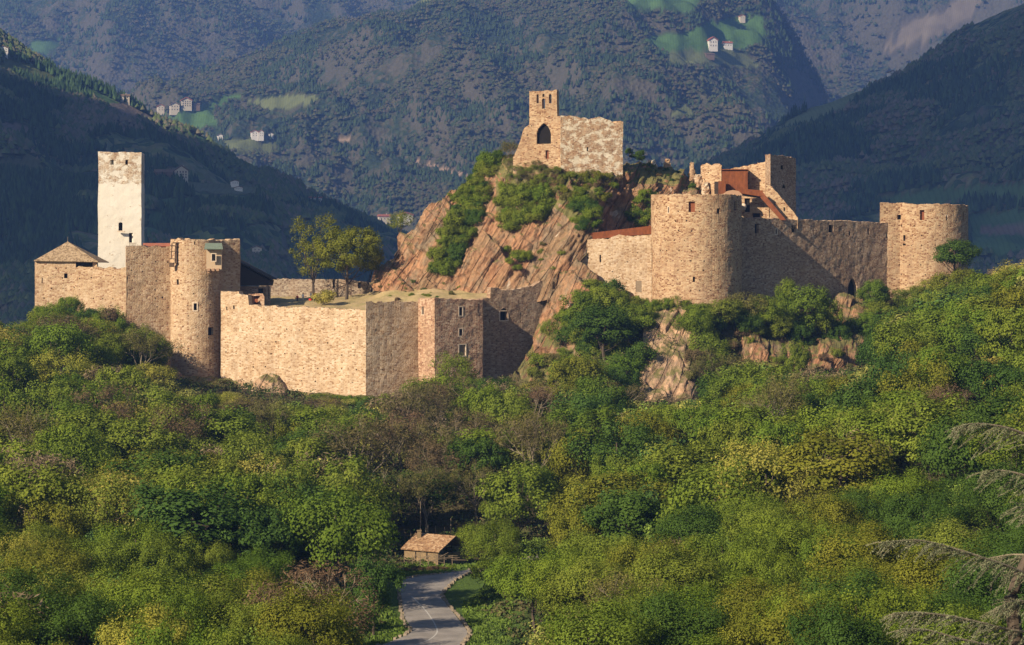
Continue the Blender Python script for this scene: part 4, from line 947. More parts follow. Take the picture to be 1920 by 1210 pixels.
rockloft('rock_hill', HILL, 480, 190, 0.95, M_ROCK, 3, back=26, veg=[([(930,300),(1180,318),(1260,310),(1290,345),(1150,345),(1140,380),(1110,440),(1040,390),(960,430),(930,400)], 1.0), ([(880,330),(905,400),(850,520),(815,510),(850,430)], .6), ([(1120,340),(1210,370),(1230,430),(1100,430)], .0)])
FACE = [[(925,790,424),(945,740,431),(968,690,437),(1000,640,442),(1014,600,445),(1028,560,447.5),(1036,524,450)],
 [(1000,790,424),(1020,700,434),(1040,620,442),(1048,560,447),(1060,500,452)],
 [(1070,780,424),(1075,680,433),(1080,600,441),(1080,540,446),(1085,488,450.6)],
 [(1150,770,424),(1150,680,432),(1150,620,437),(1150,570,442),(1150,535,447.3)],
 [(1205,760,426),(1205,680,433),(1208,620,438),(1212,585,442),(1215,565,445.5)]]
rockloft('rock_face', FACE, 120, 90, .8, M_ROCK, 9, back=6, veg=[([(940,620),(1240,560),(1240,800),(940,800)], .5)])
SLAB = [[(1196,780,412),(1200,700,422),(1205,630,432),(1206,576,441)], [(1228,785,411),(1228,700,421),(1236,630,431),(1236,574,441)],
 [(1262,775,411),(1262,700,421),(1270,630,431),(1272,576,440.5)], [(1290,750,414),(1292,690,423),(1305,630,432),(1310,580,440)], [(1315,745,420),(1330,680,429),(1345,630,437),(1350,590,442)]]
rockloft('rock_slab', SLAB, 110, 100, .5, M_ROCK2, 21, back=4)
COLU = [[(1375,705,430),(1385,665,433),(1388,635,440),(1390,624,449)], [(1430,705,431),(1432,665,434),(1434,636,441),(1436,625,450)], [(1480,715,431),(1482,680,435),(1486,648,442),(1488,636,451)], [(1540,715,433),(1542,680,436),(1546,645,444),(1546,634,453)], [(1600,705,438),(1604,665,442),(1608,638,449),(1608,626,458)], [(1640,700,444),(1640,660,452),(1640,620,460)]]
rockloft('columnar_rock', COLU, 150, 50, .7, M_ROCK, 33, back=6, lean=14)
GATE = [[(1545,640,456),(1548,600,463),(1556,575,467),(1562,560,470)], [(1580,645,454),(1582,600,462),(1584,572,467),(1588,554,471)], [(1612,645,455),(1610,600,463),(1612,575,468),(1612,553,473.5)], [(1640,640,458),(1640,600,465),(1640,575,470),(1640,560,475)]]
rockloft('gate_rock', GATE, 70, 50, .8, M_ROCK, 40, back=1.5, lean=-60)
BOUL = [[(470,745,428),(476,722,430),(484,712,434)], [(488,752,426),(492,712,429),(500,699,433)], [(512,765,424),(512,720,427),(512,700,432)], [(535,760,424),(530,728,427),(524,708,431)], [(548,765,425),(542,745,427),(538,728,430)]]
rk = rockloft('boulder', BOUL, 50, 40, .3, M_ROCK2, 55, back=3)
BASE = [[(300,740,438),(305,710,441),(312,672,445)],[(325,745,437),(322,720,440),(322,700,444)],[(415,745,436),(416,722,439),(418,706,443)],[(450,752,433),(450,730,436),(450,712,440)],[(480,758,430),(480,738,433),(480,722,437)],[(690,775,423),(695,760,425),(700,748,428)],[(750,780,425),(750,762,428),(750,748,432)]]
rockloft('foot_rock', BASE, 90, 24, .45, M_ROCK2, 60, back=3)

# courtyard ground
CY = [[(440,600,448),(445,585,456),(450,566,468),(450,556,486)], [(560,595,440),(560,580,448),(560,567,462),(560,556,486)], [(686,594,431),(680,582,440),(680,565,456),(680,550,486)],
      [(740,590,434),(735,575,444),(730,552,458),(720,530,476)], [(800,582,437),(800,560,448),(800,546,457),(795,528,466)], [(870,582,441),(870,562,447),(870,550,454),(870,536,463)], [(920,580,444),(925,562,448),(930,550,453),(930,545,460)], [(1040,560,452),(1040,548,454),(1040,540,457),(1040,535,462)]]
G = crcol(CY, 90, 40); G[..., 2] += .45 * fbm(G[..., 0] / 4, G[..., 1] / 4, 0.4, 3)
ni, nj = G.shape[:2]; idx = np.arange(ni * nj).reshape(ni, nj)
tag(link('courtyard_ground', mesh_np('courtyard_ground', G.reshape(-1, 3), np.stack([idx[:-1, :-1], idx[1:, :-1], idx[1:, 1:], idx[:-1, 1:]], -1).reshape(-1, 4), M_COURT, True)), kind='structure')
# surface lookup: depth of the built ground or rock seen at a photo pixel
def _proj(names):
    L = []
    for o in list(C.objects):
        if o.type == 'MESH' and o.name.split('.')[0] in names:
            a = np.empty(len(o.data.vertices) * 3, np.float32); o.data.vertices.foreach_get('co', a); L.append(a.reshape(-1, 3))
    v = np.concatenate(L).astype(float); v = v[v[:, 1] > 50]
    return v, HX + F * v[:, 0] / v[:, 1], HY - F * v[:, 2] / v[:, 1]
ROCKV = _proj({'rock_hill', 'rock_face', 'rock_slab', 'columnar_rock', 'gate_rock', 'courtyard_ground'})
FARV = _proj({'mountain_range', 'mountain_spur', 'right_ridge', 'left_ridge', 'low_spur'})
def surf(px, py, S_=None, rad=5, thick=6):
    v, a, b = S_ or ROCKV
    for r in (rad, rad * 2, rad * 4):
        m = (np.abs(a - px) < r) & (np.abs(b - py) < r)
        if m.any():
            q = v[m]; y0 = q[:, 1].min(); q = q[q[:, 1] < y0 + thick]
            d = (HX + F * q[:, 0] / q[:, 1] - px) ** 2 + (HY - F * q[:, 2] / q[:, 1] - py) ** 2
            Y = q[d.argmin(), 1]; return V(px, py, Y)
    return None

# ------------------------------------------------------------------ trees
def leaf_mesh(name, ctr, nrm, size, mat, tint, elong=1.0, rg=None):
    n = len(ctr); r = rg.normal(size=(n, 3)); t1 = np.cross(nrm, r); t1 /= np.linalg.norm(t1, axis=1)[:, None] + 1e-9
    t2 = np.cross(nrm, t1); s = size[:, None] / 2
    a, b = t1 * s * elong, t2 * s / (elong if elong > 1 else 1)
    k = rg.uniform(.55, 1.0, (n, 1))
    vv = np.stack([ctr - a, ctr - b * k, ctr + a * k, ctr + b], 1).reshape(-1, 3)
    fs = (np.arange(n)[:, None] * 4 + np.arange(4)[None, :])
    return mesh_np(name, vv, fs, mat, False, {'tint': ('FLOAT', np.repeat(tint, 4))})
def crown_points(seed, R, Hc, zc, ncl, nl, spread, lobes=7):
    rg = np.random.default_rng(seed)
    # envelope: several overlapping lobes
    lob = [np.array([0, 0, 0.1 * Hc])] + [np.array([math.cos(a) * R * rg.uniform(.35, .6), math.sin(a) * R * rg.uniform(.35, .6), rg.uniform(-.3, .35) * Hc]) for a in rg.uniform(0, 6.28) + np.arange(lobes) * 6.28 / lobes]
    lr = [R * .62] + [R * rg.uniform(.34, .52) for _ in range(lobes)]
    pts = []
    while len(pts) < ncl:
        k = rg.integers(0, len(lob)); d = rg.normal(size=3); d /= np.linalg.norm(d)
        if d[2] < -0.75: continue
        p = lob[k] + d * lr[k] * np.array([1, 1, Hc / R * .85]) * rg.uniform(.72, 1.05)
        if any(np.linalg.norm((p - lob[j]) / lr[j] / np.array([1, 1, Hc / R * .85])) < .62 for j in range(len(lob)) if j != k): continue
        pts.append(p)
    pts = np.array(pts)
    cs = rg.uniform(.6, 1.25, ncl) * spread
    off = rg.normal(size=(ncl, nl, 3)); off /= np.linalg.norm(off, axis=2, keepdims=True)
    rad_ = rg.uniform(.25, 1.0, (ncl, nl, 1)) ** .6
    p = pts[:, None] + off * rad_ * cs[:, None, None] * np.array([1, 1, .92])
    out = pts / (np.linalg.norm(pts, axis=1, keepdims=True) + 1e-9)
    nrm = off * .9 + out[:, None] * .5 + np.array([0, 0, .35]) + rg.normal(0, .35, off.shape); nrm /= np.linalg.norm(nrm, axis=2, keepdims=True)
    tint = np.clip(rg.uniform(0, 1, (ncl, 1)) * .6 + rg.uniform(0, 1, (ncl, nl)) * .4, 0, 1)
    p = p.reshape(-1, 3); p[:, 2] += zc
    return p, nrm.reshape(-1, 3), tint.reshape(-1), pts + [0, 0, zc], rg
def trunk_mesh(name, pts, zc, R, H, rg, mat, tw=.2, nlimb=9, lean=0.0):
    b = MB(); top = np.array([lean, 0, zc + .1 * H]); base = np.array([0, 0, -0.6])
    mid = (base + top) / 2 + np.array([rg.normal(0, .25), rg.normal(0, .2), 0])
    ax = catmull([base, mid * .5 + base * .5 + [rg.normal(0, .1), 0, 0], mid, top], 4); b.tube(ax, list(np.linspace(tw, tw * .35, len(ax))), 6, False)
    sel = rg.choice(len(pts), min(nlimb, len(pts)), replace=False)
    for s in sel:
        k = rg.integers(len(ax) // 3, len(ax) - 1); st = ax[k]; en = pts[s] * .92 + st * .08
        m_ = (st + en) / 2 + np.array([0, 0, -.12 * np.linalg.norm(en - st)]) + rg.normal(0, .12, 3)
        l_ = catmull([st, m_, en], 3); r0 = tw * .45 * (1 - k / len(ax) * .4); b.tube(l_, list(np.linspace(r0, .02, len(l_))), 4, False)
    return mesh_np(name, np.array(b.v), b.f, mat)
PROTO = {}
def proto_leafy(key, seed, R, H, ncl, nl, spread, lsz, elong=1.0, tw=.2, hc=.36, zc=.60, bark=None, lobes=7):
    p, n, t_, pts, rg = crown_points(seed, R, H * hc, H * zc, ncl, nl, spread, lobes)
    me = leaf_mesh('crown', p, n, rg.uniform(*lsz, len(p)), L_GREEN, t_, elong, rg)
    PROTO[key] = (me, trunk_mesh('trunk', pts, H * zc, R, H, rg, bark or M_BARK, tw), R, H)
for i, (r_, h_, sp_, lo_, nc_) in enumerate([(4.4, 9.0, 1.15, 7, 70), (4.6, 8.6, .9, 10, 110), (3.6, 10.5, 1.05, 6, 75), (4.8, 8.2, 1.45, 6, 52), (3.9, 9.6, .85, 12, 110), (4.4, 9.4, 1.3, 5, 60), (3.3, 11.0, .95, 7, 80), (4.6, 9.0, .75, 9, 140)]):
    proto_leafy(('leafy', i), 20 + i, r_, h_, nc_, int(10500 / nc_), sp_, (.13, .30), hc=.48, zc=.55, lobes=lo_)
for i, (r_, h_, sp_, lo_, nc_) in enumerate([(4.4, 9.0, 1.1, 7, 90), (4.7, 8.8, .9, 10, 130), (4.0, 9.6, 1.3, 6, 75)]):
    proto_leafy(('near', i), 120 + i, r_, h_, nc_, int(24000 / nc_), sp_, (.08, .19), hc=.48, zc=.55, lobes=lo_)
for i in range(3): proto_leafy(('airy', i), 40 + i, 4.2, 9.5, 95, 52, .95, (.12, .26), hc=.44, zc=.56, lobes=7)
for i in range(3): proto_leafy(('shrub', i), 60 + i, 1.6, 2.4, 60, 60, .55, (.09, .20), tw=.06, hc=.55, zc=.45, lobes=8)
# twiggy crowns: branching skeleton with fine shoots
def twig_proto(key, seed, H, R, depth=5, buds=1400):
    rg = np.random.default_rng(seed); b = MB(); tips = []
    def grow(p, d, L, r, k):
        q = p + d * L; m_ = (p + q) / 2 + rg.normal(0, .05 * L, 3); b.tube([p, m_, q], [r, r * .85, r * .7], 4 if k > 2 else 3, False)
        if k == 0: tips.append((q, d)); return
        for _ in range(3 if k > 1 else 4):
            dd = d + rg.normal(0, .42, 3) + np.array([0, 0, .12]); dd /= np.linalg.norm(dd); grow(q, dd, L * rg.uniform(.6, .85), r * .62, k - 1)
    for s in range(2): grow(np.array([rg.normal(0, .2), 0, -.5]), np.array([rg.normal(0, .18), rg.normal(0, .15), 1.0]), H * .30, .12, depth - 1)
    tp = np.array([t[0] for t in tips]); td = np.array([t[1] for t in tips])
    sc = np.array([R / max(1, np.percentile(np.abs(tp[:, :2]), 92)), R / max(1, np.percentile(np.abs(tp[:, :2]), 92)), H / tp[:, 2].max()])
    tr = mesh_np('trunk', np.array(b.v) * sc, b.f, M_BARKP)
    ii = rg.integers(0, len(tp), buds); off = rg.normal(0, .45, (buds, 3)); p = tp[ii] * sc + off; n = off / np.linalg.norm(off, axis=1)[:, None]
    me = leaf_mesh('crown', p, n, rg.uniform(.07, .22, buds), L_BROWN, rg.uniform(0, 1, buds), 2.2, rg)
    PROTO[key] = (me, tr, R, H)
for i in range(4): twig_proto(('twig', i), 80 + i, 9.5, 3.8, 5, 6500)
twig_proto(('dead', 0), 95, 8.0, 2.6, 4, 60)
MATC = {}
def put_tree(name, key, mat, pos, R, H, label, cat, group, rz=None, crown='crown'):
    me, tr, r0, h0 = PROTO[key]
    k = (me.name, mat.name)
    if k not in MATC:
        m2 = me.copy(); m2.materials.clear(); m2.materials.append(mat); MATC[k] = m2
    t = thing(name, label, cat, pos, group)
    t.rotation_euler = (0, 0, random.uniform(0, 6.28) if rz is None else rz); t.scale = (R / r0, R / r0, H / h0)
    for nm, dt in ((crown, MATC[k]), ('stem' if name == 'bush' else 'trunk', tr)):
        o = bpy.data.objects.new(nm, dt); C.objects.link(o); o.parent = t
    return t

TL = [(-60,600),(0,592),(20,605),(50,585),(85,560),(110,548),(135,546),(150,572),(185,585),(205,566),(225,575),(240,600),(270,612),(310,622),(318,690),(340,712),(370,724),(400,712),(420,712),(445,728),(480,738),(500,745),(545,745),(560,738),(690,744),(712,738),(735,722),(760,700),(790,690),(806,655),(845,642),(880,660),(900,690),(930,640),(960,655),(985,715),(1010,690),(1020,620),(1035,585),(1060,562),(1100,535),(1130,522),(1160,545),(1200,562),(1225,585),(1240,570),(1258,545),(1275,562),(1300,566),(1350,555),(1375,545),(1400,532),(1425,532),(1442,548),(1462,520),(1472,508),(1485,525),(1520,518),(1545,530),(1562,560),(1575,600),(1605,600),(1612,545),(1635,515),(1660,520),(1680,535),(1710,530),(1735,520),(1745,470),(1790,460),(1840,470),(1870,492),(1920,478),(2000,470)]
tlx = np.array([p[0] for p in TL], float); tly = np.array([p[1] for p in TL], float)
PROT = [(1212,1292,590,742,431), (1396,1478,636,668,449), (1506,1598,646,690,450), (752,874,1062,1212,226), (752,872,1002,1062,281), (862,935,1098,1212,218), (485,528,700,735,424), (1568,1604,556,625,456), (745,880,1085,1240,300), (985,1025,640,705,436)]
PINE = {}
def clear_h(px, Y, Rm, h, zb):
    """largest height that keeps the walls and the rock faces in view"""
    r = Rm * F / Y * .42; xs = np.linspace(px - r, px + r, 7); lim = np.interp(xs, tlx, tly).max() if Y > 300 else np.interp(px, tlx, tly)
    for a, b, c, d, yy in PROT:
        if Y < yy and px + r * 2.1 > a and px - r * 2.1 < b: lim = max(lim, d)
    zt = Zz(lim, Y); return min(h, zt - zb)
KN = {'leafy': 'broadleaf', 'airy': 'thin crowned', 'twig': 'twiggy budding'}
LMK = [(105, 600, 'pyramid roofed house'), (228, 600, 'white tower'), (366, 730, 'slim horseshoe tower'), (560, 750, 'pale front wall'), (740, 760, 'shaded front wall'), (860, 720, 'red stone bay'), (980, 720, 'stepped wall'),
       (1120, 640, 'ivy rock face'), (1250, 690, 'pale rock slab'), (1306, 590, 'huge round tower'), (1500, 590, 'brown curtain wall'), (1732, 560, 'far right tower'), (800, 1030, 'roadside hut'), (810, 1140, 'road bend')]
def where(px, py):
    d = [(math.hypot((px - a), (py - b) * 1.3), a, b, n_) for a, b, n_ in LMK]; _, a, b, n_ = min(d)
    dx, dy = px - a, py - b; dist = math.hypot(dx, dy)
    side = 'left of' if dx < 0 else 'right of'
    v = 'below' if dy > 0 else 'above'
    rel = (v if abs(dy) > 1.3 * abs(dx) else (side if abs(dx) > 1.3 * abs(dy) else f'{v} and {side}'))
    how = 'just' if dist < 90 else ('some way' if dist < 200 else ('well' if dist < 330 else 'far'))
    return f'{how} {rel} the {n_}'
def where2(px, py):
    d = [(math.hypot((px - a), (py - b) * 1.3), a, b, n_) for a, b, n_ in LMK]; dist, a, b, n_ = min(d)
    dx, dy = px - a, py - b; side = 'left of' if dx < 0 else 'right of'; v = 'below' if dy > 0 else 'above'
    return f"{v if abs(dy) > 1.8 * abs(dx) else (side if abs(dx) > 1.8 * abs(dy) else v + ' and ' + side)} the {n_}", dist
seen = {}
def uniq(lbl, px, py):
    n = seen.get(lbl, 0); seen[lbl] = n + 1
    return lbl
rgf = np.random.default_rng(77)
spots = []
Yv = 150.0
while Yv < 476:
    sp = 8.2 if Yv > 230 else 7.6
    half = 1040 * Yv / F + 24
    for xv in np.arange(-half, half, sp):
        spots.append((xv + rgf.uniform(-2.3, 2.3), Yv + rgf.uniform(-2.4, 2.4)))
    Yv += sp * .9
spots = np.array(spots); sz_ = ground_z(spots[:, 0], spots[:, 1]); srd = road_dist(spots[:, 0], spots[:, 1])
back_limit = [(-60, 447), (66, 447), (236, 441), (320, 438), (415, 437), (686, 422), (786, 426), (815, 424), (905, 428), (1000, 436), (1050, 446), (1220, 441), (1306, 439), (1390, 445), (1679, 470), (1760, 476), (1990, 478)]
cnt = {}
TREEREC = []
for (x, y), z, rd in zip(spots, sz_, srd):
    px = HX + F * x / y; pyb = HY - F * z / y
    if y > np.interp(px, [b[0] for b in back_limit], [b[1] for b in back_limit]) - 1: continue
    if rd < 5.0: continue
    hx, hy = x - (X(805, 286)), y - 286.; th_ = -hx * .731 - hy * .682
    if 2 < th_ < 24 and abs(hx * .682 - hy * .731) < 9: continue
    if rgf.random() < (.13 if px > 1000 else .05): continue
    if 735 < px < 905 and 225 < y < 306: continue          # hut and bank
    R = rgf.uniform(2.9, 6.2) if rgf.random() < .8 else rgf.uniform(5.5, 7.2); H = min(13.5, R * rgf.uniform(1.7, 2.7))
    g = pn(px / 160, pyb / 160, 3.3); r_ = rgf.random()
    gul = 640 < px < 1010 and 720 < pyb - 60 < 1010; lefb = px < 560 and 800 < pyb - 40 < 1010
    pb_ = .38 if gul else (.10 if lefb else (.06 if px < 1000 else .03))
    pb_ += .16 * max(0, g)
    if r_ < pb_: key, mat, kn, colr = ('twig', int(rgf.integers(4))), L_BROWN, 'bare_tree', 'brown'
    elif r_ < pb_ + (.28 if gul else (.20 if px > 1000 else .10)): key, mat, kn, colr = ('leafy', int(rgf.integers(8))), L_DARK, 'broadleaf_tree', 'dark green'
    else:
        q = rgf.random() * (.93 if px > 1000 else 1.0) + .25 * pn(px / 210, pyb / 150, 9.1)
        if q < .36: key, mat, colr = ('leafy', int(rgf.integers(8))), L_GREEN, 'fresh green'
        elif q < .72: key, mat, colr = (('airy', int(rgf.integers(3))) if rgf.random() < .3 else ('leafy', int(rgf.integers(8)))), L_OLIVE, 'olive green'
        elif q < (.90 if px > 1000 else .85): key, mat, colr = ('leafy', int(rgf.integers(8))), L_AMBER, 'amber green'
        else: key, mat, colr = ('airy', int(rgf.integers(3))), L_YELL, 'yellow blossoming'
        kn = 'broadleaf_tree'
        if colr == 'yellow blossoming': kn = 'blossoming_tree'
    if y < 235:
        R = min(R, 5.2); H = min(H, 10)
        if key[0] in ('leafy', 'airy'): key = ('near', int(rgf.integers(3)))
    h = clear_h(px, y, R, H, z)
    if h < 2.2: continue
    if h < H: R = max(1.6, R * (h / H) ** .7); H = h
    nm = 'bush' if H < 3.6 else kn
    size = 'bushy' if H < 3.6 else ('small' if H < 6 else ('tall' if H > 9.6 else 'rounded'))
    TREEREC.append((px, pyb - H * .6 * F / y, y, x, z, R, H, key, mat, nm, colr, size))

ORD = ['', 'second ', 'third ', 'fourth ', 'fifth ', 'sixth ', 'seventh ', 'eighth ', 'ninth ', 'tenth '] + [f'{k}th ' for k in range(11, 60)]
# what each tree shows in the photograph
gr_ = np.zeros((202, 320), bool); vis_ = {}
order = sorted(range(len(TREEREC)), key=lambda i: TREEREC[i][2])
for i in order:
    px, pm, y, x, z, R_, H_ = TREEREC[i][:7]; rx, ry = R_ * F / y * .85 / 6, H_ * .40 * F / y / 6; cx, cy = px / 6, pm / 6 + .0
    xs = np.arange(max(0, int(cx - rx)), min(319, int(cx + rx)) + 1); ys = np.arange(max(0, int(cy - ry)), min(201, int(cy + ry)) + 1)
    if len(xs) == 0 or len(ys) == 0: vis_[i] = 0; continue
    m = ((xs[None] - cx) / rx) ** 2 + ((ys[:, None] - cy) / ry) ** 2 <= 1; sub = gr_[ys[0]:ys[-1] + 1, xs[0]:xs[-1] + 1]; vis_[i] = int((m & ~sub).sum()); sub |= m
bl = sorted([i for i in order if TREEREC[i][10] == 'broadleaf_tree'], key=lambda i: -vis_[i]); keepb = set(bl[:282])
rest = [i for i in order if (TREEREC[i][10] == 'broadleaf_tree' and i not in keepb) or (TREEREC[i][10] != 'broadleaf_tree' and vis_[i] < 5)]
solo_ = [i for i in order if i not in set(rest)]
lab = {}
for i in solo_:
    (px, pm, y, x, z, R_, H_, key, mat, nm, colr, size) = TREEREC[i]
    kindw = {'bush': 'bush', 'bare_tree': 'budding tree', 'blossoming_tree': 'tree', 'broadleaf_tree': 'tree'}[nm]
    w_, dist = where2(px, pm); lab.setdefault((f'{size.replace("bushy", "low")} {colr} {kindw}', w_), []).append((dist, i))
for (a_, w_), L_ in lab.items():
    for k, (dist, i) in enumerate(sorted(L_)):
        (px, pm, y, x, z, R_, H_, key, mat, nm, colr, size) = TREEREC[i]
        l_ = f'{a_} {w_}' if len(L_) == 1 else f'{ORD[k]}nearest {a_} {w_}'
        put_tree(nm, key, mat, (x, y, z - .2), R_, H_, l_, 'bush' if nm == 'bush' else 'tree', f'{colr} {"bushes" if nm == "bush" else "trees"} of the hillside woods')
# the rest of the woods, mostly hidden behind these: one mass
PV, PF, PC, PT = [], [], [], []
nb_ = 0
rgr = np.random.default_rng(9)
CB = {L_GREEN.name: (.105, .155, .026), L_OLIVE.name: (.155, .16, .04), L_DARK.name: (.045, .085, .02), L_BROWN.name: (.15, .115, .07), L_YELL.name: (.30, .29, .07), L_AMBER.name: (.17, .145, .028)}
for i in rest:
    (px, pm, y, x, z, R_, H_, key, mat, nm, colr, size) = TREEREC[i]
    me, tr, r0, h0 = PROTO[key]; n = len(me.vertices); co = np.empty(n * 3, np.float32); me.vertices.foreach_get('co', co); q = co.reshape(-1, 4, 3)
    q = q[rgr.random(len(q)) < (.25 if key[0] != 'twig' else .4)]; c_ = q.mean(1, keepdims=True); q = (q - c_) * 1.7 + c_; q = q * [R_ / r0, R_ / r0, H_ / h0]
    a_ = rgr.uniform(0, 6.28); q = np.stack([q[..., 0] * math.cos(a_) - q[..., 1] * math.sin(a_), q[..., 0] * math.sin(a_) + q[..., 1] * math.cos(a_), q[..., 2]], -1) + [x, y, z]
    PV.append(q.reshape(-1, 3)); k = len(q); col = np.array(CB[mat.name]) * rgr.uniform(.6, 1.5, (k, 1)); PC.append(np.repeat(np.concatenate([col, np.ones((k, 1))], 1), 4, 0))
if PV:
    PV = np.concatenate(PV); m_ = bpy.data.materials.new('wood leaves'); m_.use_nodes = True; t_ = m_.node_tree; at_ = N(t_, 'Attribute', attribute_name='leafcol')
    t_.links.new(at_.outputs['Color'], t_.nodes['Principled BSDF'].inputs['Base Color']); t_.nodes['Principled BSDF'].inputs['Roughness'].default_value = .9; t_.nodes['Principled BSDF'].inputs['Specular IOR Level'].default_value = .1
    me = mesh_np('woods', PV, np.arange(len(PV)).reshape(-1, 4), m_, False, {'leafcol': ('FLOAT_COLOR', np.concatenate(PC))})
    tag(link('woods', me), 'mixed green and brown crowns half hidden between the nearer trees of the hillside', 'woods', kind='stuff')
print('solo', len(solo_), 'rest', len(rest))
print('forest', len(TREEREC))

# noteworthy trees
proto_leafy(('court', 0), 301, 6.5, 13.5, 190, 120, 1.0, (.18, .34), tw=.32, hc=.50, zc=.63, lobes=15)
proto_leafy(('courtthin', 0), 302, 5.5, 15, 120, 46, 1.0, (.16, .3), tw=.28, hc=.62, zc=.58, lobes=13)
def solo(name, key, mat, px, pyt, pyb, Y, wpx, label, cat='tree', rz=None):
    P_ = V(px, pyb, Y); return put_tree(name, key, mat, P_, wpx * Y / F / 2, (pyb - pyt) * Y / F, label, cat, None, rz)
solo('broadleaf_tree', ('courtthin', 0), L_AMBER, 588, 404, 556, 476, 112, 'thinner airy tree standing in the courtyard left of the dense round one')
solo('broadleaf_tree', ('court', 0), L_AMBER, 650, 421, 556, 467, 150, 'dense round olive amber tree with a dark trunk in the courtyard')
solo('bush', ('shrub', 0), L_YELL, 609, 541, 574, 452, 46, 'light feathery bush behind the top of the long front wall', 'bush')
solo('broadleaf_tree', ('leafy', 2), L_DARK, 1790, 438, 530, 470, 106, 'dark green tree standing before the far right round tower')
solo('blossoming_tree', ('leafy', 4), L_PINK, 616, 782, 930, 345, 108, 'pinkish blossoming tree in the brown gully below the front wall')
solo('blossoming_tree', ('leafy', 3), L_YELL, 375, 800, 920, 345, 132, 'broad yellow green blossoming tree below the slim horseshoe tower')
solo('bare_tree', ('dead', 0), L_BROWN, 245, 800, 895, 330, 60, 'dead forked tree with pale bare limbs among green crowns on the left')
solo('blossoming_tree', ('leafy', 1), L_YELL, 582, 983, 1085, 262, 92, 'bright yellow tree beside the wooden trellis left of the hut')
solo('blossoming_tree', ('airy', 1), L_YELL, 40, 985, 1120, 225, 90, 'cream blossoming tree near the left edge of the lower woods')
solo('broadleaf_tree', ('airy', 2), L_OLIVE, 852, 640, 770, 424, 96, 'light olive tree with ivy covering the foot of the red stone bay')
solo('bare_tree', ('twig', 1), L_BROWN, 952, 266, 312, 476, 62, 'leafless bush on the rock edge left of the chapel', 'tree')
solo('broadleaf_tree', ('airy', 1), L_OLIVE, 750, 390, 452, 478, 56, 'slim light tree growing off the left slope of the rock')
solo('blossoming_tree', ('airy', 0), L_YELL, 1232, 765, 850, 400, 62, 'slender pale yellow tree below the pale rock slab')
solo('broadleaf_tree', ('near', 1), L_OLIVE, 575, 1108, 1260, 196, 180, 'big dense olive tree at the bottom edge left of the road')
solo('broadleaf_tree', ('near', 0), L_OLIVE, 928, 955, 1092, 249, 128, 'broad olive tree hiding the upper end of the road right of the hut')
solo('broadleaf_tree', ('leafy', 4), L_OLIVE, 885, 975, 1058, 293, 66, 'olive tree close behind the right gable of the hut')
solo('bush', ('shrub', 1), L_OLIVE, 906, 1046, 1090, 249, 62, 'rounded olive bush at the foot of the tree hiding the upper road end', 'bush')
solo('bush', ('shrub', 2), L_GREEN, 944, 1044, 1100, 246, 74, 'green bush right of the tree hiding the upper road end', 'bush')
solo('broadleaf_tree', ('leafy', 0), L_DARK, 700, 1020, 1190, 226, 120, 'dark leafy tree overhanging the left edge of the road')
solo('broadleaf_tree', ('leafy', 3), L_DARK, 655, 1090, 1230, 215, 130, 'dark shaded tree in the hollow left of the road')

